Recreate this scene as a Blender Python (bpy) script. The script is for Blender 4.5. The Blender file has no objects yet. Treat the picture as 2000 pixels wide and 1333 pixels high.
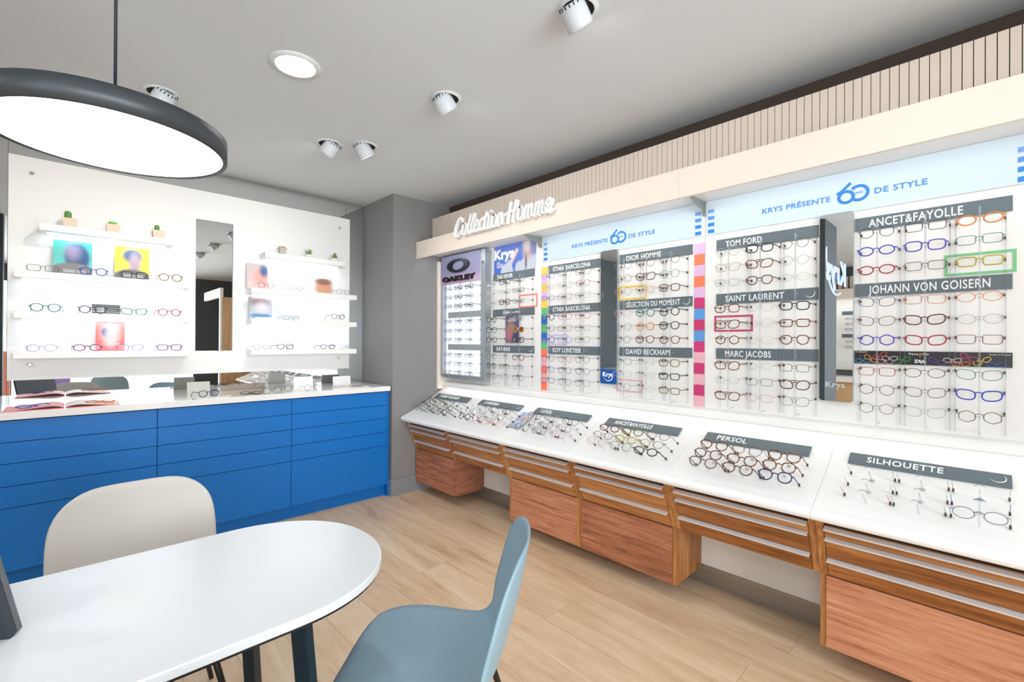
import bpy, math, random
from mathutils import Matrix, Vector
random.seed(7)
sc = bpy.context.scene
COL = sc.collection
PI = math.pi

# ------------------------------------------------------------------ camera
EYE = 1.335
yaw, pit, rol = (math.radians(a) for a in (43.9943, 0.1384, 0.2938))
fw = Vector((math.sin(yaw) * math.cos(pit), math.cos(yaw) * math.cos(pit), math.sin(pit)))
rt0 = Vector((math.cos(yaw), -math.sin(yaw), 0))
up0 = rt0.cross(fw)
rt = math.cos(rol) * rt0 + math.sin(rol) * up0
up = -math.sin(rol) * rt0 + math.cos(rol) * up0
cd = bpy.data.cameras.new('camera')
cd.sensor_width = 36
cd.sensor_fit = 'HORIZONTAL'
cd.lens = 900.84 / 2000 * 36
cd.clip_start = 0.02
cam = bpy.data.objects.new('camera', cd)
COL.objects.link(cam)
cam.matrix_world = Matrix(((rt.x, up.x, -fw.x, 0), (rt.y, up.y, -fw.y, 0), (rt.z, up.z, -fw.z, EYE), (0, 0, 0, 1)))
sc.camera = cam

# ------------------------------------------------------------------ world, exposure, daylight
sc.view_settings.view_transform = 'Standard'
sc.view_settings.look = 'None'
sc.view_settings.gamma = 1.0
sc.view_settings.use_curve_mapping = False
sc.view_settings.exposure = 0.18
sc.cycles.transparent_max_bounces = 24
sc.cycles.max_bounces = 8
sc.cycles.diffuse_bounces = 4
sc.cycles.glossy_bounces = 5
sc.cycles.caustics_reflective = False
sc.cycles.caustics_refractive = False
sc.cycles.sample_clamp_indirect = 6.0
w = bpy.data.worlds.new('world')
sc.world = w
w.use_nodes = True
w.node_tree.nodes['Background'].inputs[0].default_value = (0.86, 0.93, 1.0, 1)
w.node_tree.nodes['Background'].inputs[1].default_value = 1.6


def area(name, loc, d, sx, sy, power, color=(1, 1, 1), spread=PI):
    L = bpy.data.lights.new(name, 'AREA')
    L.shape = 'RECTANGLE'
    L.size, L.size_y = sx, sy
    L.energy = power
    L.color = color
    L.spread = spread
    o = bpy.data.objects.new(name, L)
    COL.objects.link(o)
    o.location = loc
    o.rotation_euler = Vector(d).to_track_quat('-Z', 'Y').to_euler()
    return o


# daylight just outside the two shop windows behind the camera
area('daylight_front', (-0.7, -3.42, 1.25), (0, 1, 0), 4.6, 2.3, 360, (0.90, 0.955, 1.0))
area('daylight_side', (-4.62, -1.3, 1.25), (1, 0, 0), 2.4, 2.3, 70, (0.90, 0.955, 1.0))


# ------------------------------------------------------------------ helpers
def lin(c):
    r = []
    for v in c[:3]:
        v = v / 255
        r.append(v / 12.92 if v <= 0.04045 else ((v + 0.055) / 1.055) ** 2.4)
    return (*r, 1)


MATS = {}


def mat(name, c, rough=0.5, metal=0.0, spec=0.5, emit=0, coat=0):
    if name in MATS:
        return MATS[name]
    m = bpy.data.materials.new(name)
    m.use_nodes = True
    b = m.node_tree.nodes['Principled BSDF']
    b.inputs['Base Color'].default_value = lin(c)
    b.inputs['Roughness'].default_value = rough
    b.inputs['Metallic'].default_value = metal
    b.inputs['Specular IOR Level'].default_value = spec
    b.inputs['Coat Weight'].default_value = coat
    if emit:
        b.inputs['Emission Color'].default_value = lin(c)
        b.inputs['Emission Strength'].default_value = emit
    MATS[name] = m
    return m


def nodes(m):
    nt = m.node_tree
    return nt, nt.nodes, nt.links, nt.nodes['Principled BSDF']


def ramp(nt, stops):
    r = nt.nodes.new('ShaderNodeValToRGB')
    e = r.color_ramp.elements
    e[0].position, e[0].color = stops[0][0], lin(stops[0][1])
    e[1].position, e[1].color = stops[-1][0], lin(stops[-1][1])
    for p, c in stops[1:-1]:
        k = e.new(p)
        k.color = lin(c)
    return r


def wood(name, stops, scale, rough=0.42, vary=0.25, spec=0.4, rings=2.2):
    m = mat(name, (128, 128, 128), rough, 0, spec)
    nt, N, L, b = nodes(m)
    tc = N.new('ShaderNodeTexCoord')
    oi = N.new('ShaderNodeObjectInfo')
    add = N.new('ShaderNodeVectorMath')
    add.operation = 'ADD'
    mul = N.new('ShaderNodeVectorMath')
    mul.operation = 'SCALE'
    mul.inputs[0].default_value = (7.1, 13.7, 3.3)
    L.new(oi.outputs['Random'], mul.inputs['Scale'])
    L.new(tc.outputs['Object'], add.inputs[0])
    L.new(mul.outputs[0], add.inputs[1])
    mp = N.new('ShaderNodeMapping')
    mp.inputs['Scale'].default_value = scale
    L.new(add.outputs[0], mp.inputs[0])
    n1 = N.new('ShaderNodeTexNoise')
    n1.inputs['Scale'].default_value = rings
    n1.inputs['Detail'].default_value = 7
    n1.inputs['Roughness'].default_value = 0.62
    n1.inputs['Distortion'].default_value = 0.6
    L.new(mp.outputs[0], n1.inputs['Vector'])
    n2 = N.new('ShaderNodeTexNoise')
    n2.inputs['Scale'].default_value = rings * 9
    n2.inputs['Detail'].default_value = 3
    L.new(mp.outputs[0], n2.inputs['Vector'])
    mx = N.new('ShaderNodeMath')
    mx.operation = 'MULTIPLY_ADD'
    mx.inputs[1].default_value = 0.28
    L.new(n2.outputs[0], mx.inputs[0])
    sb = N.new('ShaderNodeMath')
    sb.operation = 'SUBTRACT'
    sb.inputs[1].default_value = 0.14
    L.new(n1.outputs[0], sb.inputs[0])
    L.new(sb.outputs[0], mx.inputs[2])
    ad = N.new('ShaderNodeMath')
    ad.operation = 'MULTIPLY_ADD'
    ad.inputs[1].default_value = vary
    L.new(oi.outputs['Random'], ad.inputs[0])
    s2 = N.new('ShaderNodeMath')
    s2.operation = 'SUBTRACT'
    s2.inputs[1].default_value = vary / 2
    L.new(mx.outputs[0], s2.inputs[0])
    L.new(s2.outputs[0], ad.inputs[2])
    r = ramp(nt, stops)
    L.new(ad.outputs[0], r.inputs[0])
    L.new(r.outputs[0], b.inputs['Base Color'])
    return m


WALNUT_ST = [(0.25, (132, 82, 58)), (0.45, (176, 112, 80)), (0.58, (198, 134, 100)), (0.8, (214, 160, 124))]
M_WAL = wood('walnut', WALNUT_ST, (16, 1.3, 22), 0.45)
M_WALV = wood('walnut_vertical', [(p, tuple(int(v * k) for v, k in zip(c, (0.98, 1.0, 0.78)))) for p, c in WALNUT_ST], (16, 22, 1.3), 0.45)
M_WALD = wood('walnut_drawer', [(0.25, (120, 72, 34)), (0.45, (164, 102, 52)), (0.58, (184, 120, 68)), (0.8, (204, 146, 92))], (16, 1.3, 22), 0.38)
M_OAKF = wood('oak_floor', [(0.2, (184, 146, 108)), (0.40, (214, 182, 146)), (0.6, (228, 200, 166)), (0.85, (238, 216, 186))], (7, 0.8, 7), 0.42, 0.10, 0.35, 1.6)
M_OAKP = wood('oak_panel', [(0.25, (190, 150, 105)), (0.6, (214, 178, 134)), (0.85, (226, 194, 152))], (9, 9, 0.8), 0.5)
M_GROOVE = mat('plank_gap', (120, 92, 66), 0.8)
M_CEIL = mat('ceiling_paint', (217, 221, 223), 0.9, spec=0.15)
M_GREY = mat('grey_wall_paint', (134, 132, 131), 0.55, spec=0.3)
M_BROWN = mat('dark_taupe_paint', (86, 74, 66), 0.8, spec=0.2)
M_DARK = mat('anthracite_paint', (70, 76, 80), 0.7)
M_WHITE = mat('white_laminate', (244, 242, 238), 0.35, spec=0.4)
M_PANEL = mat('white_matt_panel', (240, 238, 235), 0.55, spec=0.3)
M_CREAM = mat('cream_fascia', (240, 228, 216), 0.5, spec=0.3)
M_SLAT = mat('cream_slat', (226, 212, 199), 0.6, spec=0.25)
M_TOP = mat('white_solid_surface', (243, 242, 240), 0.22, spec=0.5)
M_STONE = mat('white_stone_worktop', (236, 234, 232), 0.12, spec=0.5)
M_BLUE = mat('blue_laminate', (14, 110, 190), 0.38, spec=0.35)
M_BLUED = mat('blue_gap', (8, 26, 66), 0.7)
M_TABLE = mat('white_table_top', (226, 229, 232), 0.16, spec=0.5)
M_BLACK = mat('black_metal', (14, 15, 17), 0.4, spec=0.5)
M_GAP = mat('shadow_gap', (20, 14, 10), 0.9)
M_ALU = mat('brushed_aluminium', (226, 228, 231), 0.35, .3)
M_ALUG = mat('grey_anodised_frame', (168, 174, 178), 0.4, 0.6)
M_STEEL = mat('chrome', (225, 225, 228), 0.12, 1.0)
M_SIGN = mat('slate_grey_sign', (100, 112, 118), 0.45, spec=0.4)
M_TXT = mat('white_lettering', (248, 248, 248), 0.5)
M_HEAD = mat('pale_blue_header', (208, 224, 236), 0.4)
M_BRONZ = mat('brass', (205, 170, 110), 0.3, 1.0)
M_MIRROR = mat('mirror_silver', (236, 238, 238), 0.0, 1.0)
M_SKIRT = mat('brushed_skirting', (176, 170, 164), 0.12, 0.75)
M_GREYB = mat('grey_baseboard', (132, 134, 137), 0.5)
M_CHW = mat('warm_white_shell', (202, 197, 190), 0.5, spec=0.35)
M_CHB = mat('blue_grey_shell', (142, 170, 184), 0.5, spec=0.35)
M_TIP = mat('brown_clip', (70, 42, 26), 0.4)


def glassmat(name, tint=(1, 1, 1), refl=1.0, diff=0.0, dcol=(255, 255, 255)):
    if name in MATS:
        return MATS[name]
    m = bpy.data.materials.new(name)
    m.use_nodes = True
    nt = m.node_tree
    N, L = nt.nodes, nt.links
    N.remove(N['Principled BSDF'])
    out = N['Material Output']
    tr = N.new('ShaderNodeBsdfTransparent')
    tr.inputs[0].default_value = (*tint, 1)
    gl = N.new('ShaderNodeBsdfGlossy')
    gl.inputs['Roughness'].default_value = 0.02
    fr = N.new('ShaderNodeFresnel')
    fr.inputs[0].default_value = 1.45
    mu = N.new('ShaderNodeMath')
    mu.operation = 'MULTIPLY'
    mu.inputs[1].default_value = refl
    L.new(fr.outputs[0], mu.inputs[0])
    mx = N.new('ShaderNodeMixShader')
    L.new(mu.outputs[0], mx.inputs[0])
    src = tr
    if diff:
        df = N.new('ShaderNodeBsdfDiffuse')
        df.inputs[0].default_value = lin(dcol)
        m2 = N.new('ShaderNodeMixShader')
        m2.inputs[0].default_value = diff
        L.new(tr.outputs[0], m2.inputs[1])
        L.new(df.outputs[0], m2.inputs[2])
        src = m2
    L.new(src.outputs[0], mx.inputs[1])
    L.new(gl.outputs[0], mx.inputs[2])
    L.new(mx.outputs[0], out.inputs[0])
    MATS[name] = m
    return m


M_LENS = glassmat('clear_lens', (0.992, 0.994, 0.992), 0.28)
M_LENSO = glassmat('amber_lens', (0.9, 0.42, 0.05), 0.8, 0.25, (225, 140, 20))
M_ACRY = glassmat('clear_acrylic', (0.93, 0.945, 0.955), 0.45, 0.08, (225, 230, 234))
M_PANE = glassmat('window_glass', (0.97, 0.98, 0.98), 1.0)


def emis(name, c, s):
    if name in MATS:
        return MATS[name]
    m = bpy.data.materials.new(name)
    m.use_nodes = True
    nt = m.node_tree
    nt.nodes.remove(nt.nodes['Principled BSDF'])
    e = nt.nodes.new('ShaderNodeEmission')
    e.inputs[0].default_value = lin(c)
    e.inputs[1].default_value = s
    nt.links.new(e.outputs[0], nt.nodes['Material Output'].inputs[0])
    MATS[name] = m
    return m


class MB:
    def __init__(s):
        s.v, s.f, s.sm = [], [], []

    def add(s, vs, fs, smooth=False, M=None):
        o = len(s.v)
        s.v += [tuple(M @ Vector(p)) if M else tuple(p) for p in vs]
        s.f += [tuple(i + o for i in f) for f in fs]
        s.sm += [smooth] * len(fs)
        return s

    def box(s, x0, x1, y0, y1, z0, z1, M=None):
        vs = [(x, y, z) for x in (x0, x1) for y in (y0, y1) for z in (z0, z1)]
        return s.add(vs, [(0, 1, 3, 2), (4, 6, 7, 5), (0, 4, 5, 1), (2, 3, 7, 6), (0, 2, 6, 4), (1, 5, 7, 3)], False, M)

    def prism(s, poly, axis, a, b, M=None, smooth=False):
        n = len(poly)

        def P(p, t):
            return {'x': (t, p[0], p[1]), 'y': (p[0], t, p[1]), 'z': (p[0], p[1], t)}[axis]
        vs = [P(p, a) for p in poly] + [P(p, b) for p in poly]
        s.add(vs, [tuple(range(n)), tuple(range(2 * n - 1, n - 1, -1))], False, M)
        o = len(s.v) - 2 * n
        for i in range(n):
            j = (i + 1) % n
            s.f.append((o + i, o + n + i, o + n + j, o + j))
            s.sm.append(smooth)
        return s

    def tube(s, pts, r, seg=6, closed=False, caps=True, ry=None, M=None, upv=(0, 0, 1)):
        pts = [Vector(p) for p in pts]
        n = len(pts)
        vs, fs = [], []
        for i, p in enumerate(pts):
            a = pts[(i - 1) % n] if (closed or i > 0) else p
            b = pts[(i + 1) % n] if (closed or i < n - 1) else p
            t = (b - a).normalized()
            u = Vector(upv)
            if abs(t.dot(u)) > 0.97:
                u = Vector((1, 0, 0)) if abs(t.x) < 0.9 else Vector((0, 1, 0))
            e1 = t.cross(u).normalized()
            e2 = e1.cross(t)
            rr = r[i] if isinstance(r, (list, tuple)) else r
            r2 = ry if ry else rr
            for k in range(seg):
                an = 2 * PI * (k + 0.5) / seg
                vs.append(p + e1 * math.cos(an) * rr + e2 * math.sin(an) * r2)
        m = n if closed else n - 1
        for i in range(m):
            for k in range(seg):
                a0 = i * seg + k
                a1 = i * seg + (k + 1) % seg
                b0 = ((i + 1) % n) * seg + k
                b1 = ((i + 1) % n) * seg + (k + 1) % seg
                fs.append((a0, a1, b1, b0))
        s.add(vs, fs, seg > 4, M)
        if not closed and caps:
            o = len(s.v) - n * seg
            s.f += [tuple(o + k for k in range(seg))[::-1], tuple(o + (n - 1) * seg + k for k in range(seg))]
            s.sm += [False, False]
        return s

    def lathe(s, prof, seg=32, c=(0, 0, 0), M=None, smooth=True, capb=True, capt=True):
        vs, fs = [], []
        for r, z in prof:
            for k in range(seg):
                a = 2 * PI * k / seg
                vs.append((c[0] + r * math.cos(a), c[1] + r * math.sin(a), c[2] + z))
        n = len(prof)
        for i in range(n - 1):
            for k in range(seg):
                k2 = (k + 1) % seg
                fs.append((i * seg + k, i * seg + k2, (i + 1) * seg + k2, (i + 1) * seg + k))
        s.add(vs, fs, smooth, M)
        o = len(s.v) - n * seg
        if capb:
            s.f.append(tuple(o + k for k in range(seg))[::-1])
            s.sm.append(False)
        if capt:
            s.f.append(tuple(o + (n - 1) * seg + k for k in range(seg)))
            s.sm.append(False)
        return s

    def ribbon(s, pts, wd, d0, d1, M=None, ends=True):
        """flat stroke in local XZ, extruded along Y from d0 to d1"""
        P = [Vector((p[0], p[1])) for p in pts]
        n = len(P)
        Lf, Rt = [], []
        for i, p in enumerate(P):
            t = (P[min(i + 1, n - 1)] - P[max(i - 1, 0)]).normalized()
            nn = Vector((-t.y, t.x)) * wd / 2
            Lf.append(p + nn)
            Rt.append(p - nn)
        if ends:
            t0 = (P[0] - P[1]).normalized() * wd * 0.35
            t1 = (P[-1] - P[-2]).normalized() * wd * 0.35
            Lf = [Lf[0].lerp(Rt[0], 0.25) + t0] + Lf + [Lf[-1].lerp(Rt[-1], 0.25) + t1]
            Rt = [Lf[1].lerp(Rt[0], 0.75) + t0] + Rt + [Lf[-2].lerp(Rt[-1], 0.75) + t1]
        k = len(Lf)
        vs = []
        for q in (d0, d1):
            vs += [(p.x, q, p.y) for p in Lf] + [(p.x, q, p.y) for p in Rt]
        fs = []
        for i in range(k - 1):
            a, b, c, d = i, i + 1, k + i + 1, k + i
            fs += [(a, d, c, b), (2 * k + a, 2 * k + b, 2 * k + c, 2 * k + d), (a, b, 2 * k + b, 2 * k + a), (d, 2 * k + d, 2 * k + c, c)]
        fs += [(0, 2 * k, 3 * k, k), (k - 1, 2 * k - 1, 4 * k - 1, 3 * k - 1)]
        return s.add(vs, fs, False, M)

    def mesh(s, name):
        me = bpy.data.meshes.new(name)
        me.from_pydata(s.v, [], s.f)
        me.polygons.foreach_set('use_smooth', s.sm)
        me.update()
        return me


def obj(name, mb, material, parent=None, M=None, bevel=0, kind=None):
    me = mb if isinstance(mb, bpy.types.Mesh) else mb.mesh(name)
    o = bpy.data.objects.new(name, me)
    COL.objects.link(o)
    if material is not None:
        if len(me.materials) == 0:
            me.materials.append(material)
        if me.materials[0] != material:
            o.material_slots[0].link = 'OBJECT'
            o.material_slots[0].material = material
    if parent:
        o.parent = parent
    if M:
        o.matrix_local = M
    if bevel:
        b = o.modifiers.new('bevel', 'BEVEL')
        b.width = bevel
        b.segments = 2
        b.limit_method = 'ANGLE'
    if kind:
        o['kind'] = kind
    return o


def tag(o, label, cat, group=None):
    o['label'] = label
    o['category'] = cat
    if group:
        o['group'] = group
    return o


def thing(name, label, cat, M=None, group=None):
    o = bpy.data.objects.new(name, None)
    o.empty_display_size = 0.02
    COL.objects.link(o)
    if M is not None:
        o.matrix_world = M
    return tag(o, label, cat, group)


def box(x0, x1, y0, y1, z0, z1):
    return MB().box(x0, x1, y0, y1, z0, z1)


def T(x, y, z):
    return Matrix.Translation((x, y, z))


def RZ(a):
    return Matrix.Rotation(a, 4, 'Z')


# local frames: X to the viewer's right, Z up, -Y towards the viewer
def wallF(y, z, x=2.57):
    return T(x, y, z) @ RZ(-PI / 2)


SL_N = Vector((-0.447, 0, 0.894)).normalized()
SL_S = Vector((0.894, 0, 0.447)).normalized()
SL_P = Vector((2.33, 0, 0.776))


def slopeF(y, s, off=0.0, tilt=False):
    p = SL_P + SL_S * s + SL_N * off
    p.y = y
    if tilt:
        Y = Vector((0.851, 0, -0.525))
        Z = Vector((0.525, 0, 0.851))
    else:
        Y, Z = -SL_N, SL_S
    X = Vector((0, -1, 0))
    return Matrix(((X.x, Y.x, Z.x, p.x), (X.y, Y.y, Z.y, p.y), (X.z, Y.z, Z.z, p.z), (0, 0, 0, 1)))


def ctrF(y, xa=2.409, za=.8225, xb=2.487, zb=.8690):
    Z = Vector((xb - xa, 0, zb - za)).normalized()
    Nn = Vector((-Z.z, 0, Z.x))
    p = Vector((xa, y, za)) + Nn * .0015
    X, Y = Vector((0, -1, 0)), -Nn
    return Matrix(((X.x, Y.x, Z.x, p.x), (X.y, Y.y, Z.y, p.y), (X.z, Y.z, Z.z, p.z), (0, 0, 0, 1)))


def arc(cx, cz, rx, rz, a0, a1, n=20):
    return [(cx + rx * math.cos(math.radians(a0 + (a1 - a0) * i / n)), cz + rz * math.sin(math.radians(a0 + (a1 - a0) * i / n))) for i in range(n + 1)]


def smooth(pts, k=5):
    P = [Vector(p) for p in pts]
    out = []
    for i in range(len(P) - 1):
        p0, p1, p2, p3 = P[max(i - 1, 0)], P[i], P[i + 1], P[min(i + 2, len(P) - 1)]
        for j in range(k):
            t = j / k
            out.append(0.5 * ((2 * p1) + (-p0 + p2) * t + (2 * p0 - 5 * p1 + 4 * p2 - p3) * t * t + (-p0 + 3 * p1 - 3 * p2 + p3) * t ** 3))
    out.append(P[-1])
    return [tuple(p) for p in out]


_font = {}


def text_raw(s, weight=0.0):
    k = (s, weight)
    if k in _font:
        return _font[k]
    cu = bpy.data.curves.new('txt', 'FONT')
    cu.body = s
    cu.resolution_u = 3
    cu.offset = weight
    cu.space_character = 1.08
    o = bpy.data.objects.new('txt', cu)
    COL.objects.link(o)
    dg = bpy.context.evaluated_depsgraph_get()
    me = bpy.data.meshes.new_from_object(o.evaluated_get(dg))
    vs = [tuple(v.co) for v in me.vertices]
    fs = [tuple(p.vertices) for p in me.polygons]
    bpy.data.objects.remove(o)
    bpy.data.curves.remove(cu)
    bpy.data.meshes.remove(me)
    _font[k] = (vs, fs)
    return _font[k]


CAP = max(v[1] for v in text_raw('H')[0])


def text(name, s, width, cap, material, parent, x0, z0, y=-0.0007, depth=0.0012, weight=0.012, M=None, italic=0.0):
    """raised lettering: left end at x0, base line at z0, standing proud of local plane y"""
    vs, fs = text_raw(s, weight)
    mn = min(v[0] for v in vs)
    mx = max(v[0] for v in vs)
    sx = width / (mx - mn)
    sz = cap / CAP
    mb = MB()
    vv = [(x0 + (v[0] - mn) * sx + italic * v[1] * sz, y - depth, z0 + v[1] * sz) for v in vs]
    mb.add(vv, fs)
    # sides: boundary edges
    from collections import Counter
    c = Counter()
    for f in fs:
        for i in range(len(f)):
            c[(f[i], f[(i + 1) % len(f)])] += 1
    o = len(mb.v)
    mb.v += [(p[0], y + 0.0004, p[2]) for p in vv]
    for (a, b) in list(c):
        if (b, a) not in c:
            mb.f.append((a, o + a, o + b, b))
            mb.sm.append(False)
    return obj(name, mb, material, parent, M)


def printmat(name, top, bot, h, blobs, rough=0.45):
    """flat print: vertical wash plus soft blots, object coordinates"""
    m = mat(name, bot, rough)
    nt, N, L, b = nodes(m)
    tc = N.new('ShaderNodeTexCoord')
    sx = N.new('ShaderNodeSeparateXYZ')
    L.new(tc.outputs['Object'], sx.inputs[0])
    mr = N.new('ShaderNodeMapRange')
    mr.inputs['From Max'].default_value = h
    L.new(sx.outputs['Z'], mr.inputs['Value'])
    cur = N.new('ShaderNodeMix')
    cur.data_type = 'RGBA'
    cur.inputs['A'].default_value = lin(bot)
    cur.inputs['B'].default_value = lin(top)
    L.new(mr.outputs[0], cur.inputs['Factor'])
    last = cur.outputs['Result']
    for cx, cz, rx, rz, soft, col in blobs:
        def mth(op, a, bv):
            q = N.new('ShaderNodeMath')
            q.operation = op
            for i, x in enumerate((a, bv)):
                if x is None:
                    continue
                if isinstance(x, (int, float)):
                    q.inputs[i].default_value = x
                else:
                    L.new(x, q.inputs[i])
            return q.outputs[0]
        dx = mth('DIVIDE', mth('SUBTRACT', sx.outputs['X'], cx), rx)
        dz = mth('DIVIDE', mth('SUBTRACT', sx.outputs['Z'], cz), rz)
        d = mth('SQRT', mth('ADD', mth('POWER', mth('ABSOLUTE', dx, None), 2.0), mth('POWER', mth('ABSOLUTE', dz, None), 2.0)), None)
        r2 = N.new('ShaderNodeMapRange')
        r2.interpolation_type = 'SMOOTHSTEP'
        r2.inputs['From Min'].default_value = 1 + soft
        r2.inputs['From Max'].default_value = 1 - soft
        L.new(d, r2.inputs['Value'])
        k = N.new('ShaderNodeMix')
        k.data_type = 'RGBA'
        L.new(r2.outputs[0], k.inputs['Factor'])
        L.new(last, k.inputs['A'])
        k.inputs['B'].default_value = lin(col)
        last = k.outputs['Result']
    L.new(last, b.inputs['Base Color'])
    return m


def emblem(parent, x, z, r, y=-0.0008, material=None):
    """crescent smile mark"""
    n = 18
    o_, i_ = arc(x, z, r, r, -165, 35, n), arc(x - r * 0.07, z + r * 0.10, r * 0.96, r * 0.96, -165, 35, n)
    mb = MB().prism(o_ + i_[::-1], 'y', y - 0.001, y)
    return obj('emblem', mb, material or M_TXT, parent)


CZ = 2.615

# ------------------------------------------------------------------ room shell
X0, X1, Y0, Y1 = -4.4, 2.617, -3.2, 4.14


def struct(name, mb, m, parent=None):
    return obj(name, mb, m, parent, kind='structure')


fl = struct('floor', box(X0 - .1, X1 + .1, Y0 - .1, Y1 + .1, -.06, -.008), M_GROOVE)
PW, PL = 0.19, 1.5
pcache = {}
nrow = int(math.ceil((X1 - X0) / PW))
for i in range(nrow):
    xa = X1 - (i + 1) * PW
    y = Y0 - (0.37 * i * 1.9) % PL
    while y < Y1:
        a, b = max(y, Y0), min(y + PL, Y1)
        if b - a > 0.02:
            Ln = round(b - a, 3)
            if Ln not in pcache:
                pcache[Ln] = box(-PW / 2 + .0006, PW / 2 - .0006, -Ln / 2 + .0006, Ln / 2 - .0006, -.008, 0).mesh('plank')
            obj('plank', pcache[Ln], M_OAKF, fl, T(xa + PW / 2, (a + b) / 2, 0))
        y += PL
struct('ceiling', box(X0 - .1, X1 + .1, Y0 - .1, Y1 + .1, CZ, CZ + .1), M_CEIL)
struct('wall_right', box(X1, X1 + .1, Y0, Y1 + .1, 0, CZ), M_BROWN)
struct('wall_back', box(X0, X1, Y1, Y1 + .1, 0, CZ), mat('deep_grey_paint', (92, 102, 108), .7))
# column closing the corner
CX, CY = 2.02, 3.575
struct('wall_column', box(CX, X1, CY, Y1, 0, CZ), M_GREY)
bb = struct('baseboard_column', box(CX - .012, X1, CY - .012, CY, 0, .145), M_GREYB)
obj('return', box(CX - .012, CX, CY, Y1, 0, .145), M_GREYB, bb)
# shop front behind the camera
wf = struct('wall_front', MB().box(X0, -3.0, Y0 - .1, Y0, 0, CZ).box(1.95, X1, Y0 - .1, Y0, 0, CZ).box(-3.0, 1.95, Y0 - .1, Y0, 2.38, CZ).box(-3.0, 1.95, Y0 - .1, Y0, 0, .1), M_DARK)
wl = struct('wall_left', MB().box(X0 - .1, X0, Y0, -2.5, 0, CZ).box(X0 - .1, X0, -.1, Y1, 0, CZ).box(X0 - .1, X0, -2.5, -.1, 2.38, CZ).box(X0 - .1, X0, -2.5, -.1, 0, .1), M_GREY)
wn = thing('window_1', 'large shop window with dark frame seen in mirrors', 'window')
wn['kind'] = 'structure'
obj('frame', MB().box(-3.0, 1.95, Y0 - .07, Y0 - .02, 2.33, 2.38).box(-3.0, 1.95, Y0 - .07, Y0 - .02, .1, .15).box(-3.0, -2.95, Y0 - .07, Y0 - .02, .15, 2.33).box(1.9, 1.95, Y0 - .07, Y0 - .02, .15, 2.33).box(-.73, -.67, Y0 - .07, Y0 - .02, .15, 2.33), M_DARK, wn)
for a, b in ((-2.95, -.73), (-.67, 1.90)):
    obj('pane', box(a, b, Y0 - .05, Y0 - .044, .15, 2.33), M_PANE, wn)
wn = thing('window_2', 'side shop window with dark frame beyond the frame', 'window')
wn['kind'] = 'structure'
obj('frame', MB().box(X0 - .07, X0 - .02, -2.5, -.1, 2.33, 2.38).box(X0 - .07, X0 - .02, -2.5, -.1, .1, .15).box(X0 - .07, X0 - .02, -2.5, -2.45, .15, 2.33).box(X0 - .07, X0 - .02, -.15, -.1, .15, 2.33), M_DARK, wn)
obj('pane', box(X0 - .05, X0 - .044, -2.45, -.15, .15, 2.33), M_PANE, wn)

# mirror cladding of the back wall
mr = thing('wall_mirror', 'floor-to-ceiling mirror cladding behind the white shelf panel', 'mirror', T(0, Y1, 0))
for a, b in ((-.50, -.262), (-.26, 1.848), (1.85, CX - .002)):
    obj('pane', box(a, b, -.008, -.001, .94, CZ - .002), M_MIRROR, mr)
MY = Y1 - .008

# ------------------------------------------------------------------ white shelf panel
PY = 4.10
pn = thing('shelf_panel', 'tall white wall panel carrying two stacks of lit shelves', 'panel', T(0, PY, 0))
cut = MB()
for a, b, c, d in ((-.258, .687, 1.087, 2.458), (.687, .9305, 1.087, 1.258), (.687, .9305, 2.242, 2.458), (.9305, 1.8725, 1.087, 2.458)):
    cut.box(a, b, 0, .02, c, d)
obj('board', cut, M_PANEL, pn)
for x, z in ((-.16, 2.36), (1.774, 2.364), (-.162, 1.181), (1.773, 1.186)):
    obj('standoff_screw', MB().lathe([(.011, 0), (.011, .006), (.006, .010)], 16, M=T(x, 0, z) @ Matrix.Rotation(PI / 2, 4, 'X')), M_STEEL, pn)
    obj('spacer', MB().tube([(x, .02, z), (x, MY - PY, z)], .012, 12), M_STEEL, pn)
tag(obj('panel_mirror', box(.6875, .930, 4.112, 4.119, 1.2585, 2.2415), M_MIRROR), 'tall narrow mirror set into the white shelf panel', 'mirror')

M_LED = emis('cool_led_strip', (190, 222, 255), 5.0)
SD = .15
shelfdef = [('L', 0, -.122, .529, 2.036), ('L', 1, -.225, .632, 1.745), ('L', 2, -.225, .632, 1.503), ('L', 3, -.225, .632, 1.264),
            ('R', 0, 1.117, 1.768, 2.036), ('R', 1, 1.022, 1.874, 1.747), ('R', 2, 1.022, 1.874, 1.505), ('R', 3, 1.022, 1.874, 1.267)]
rown = ['short top shelf', 'second shelf from the top', 'third shelf from the top', 'bottom shelf']
SHZ = {}
for side, k, xa, xb, zt in shelfdef:
    SHZ[side, k] = zt
    s = thing('wall_shelf', 'white %s of the %s stack' % (rown[k], 'left' if side == 'L' else 'right'), 'shelf', T((xa + xb) / 2, PY, zt), 'white wall shelves')
    h = (xb - xa) / 2
    obj('board', box(-h, h, -SD, 0, -.041, 0), M_WHITE, s, bevel=.0015)
    if k < 3:
        obj('led_strip', box(-h + .03, h - .03, -.062, -.052, -.047, -.0412), M_LED, s)
        a = area('shelf_led', ((xa + xb) / 2, PY - .057, zt - .049), (0, .25, -1), xb - xa - .08, .012, .55, (.80, .90, 1.0))

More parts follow.
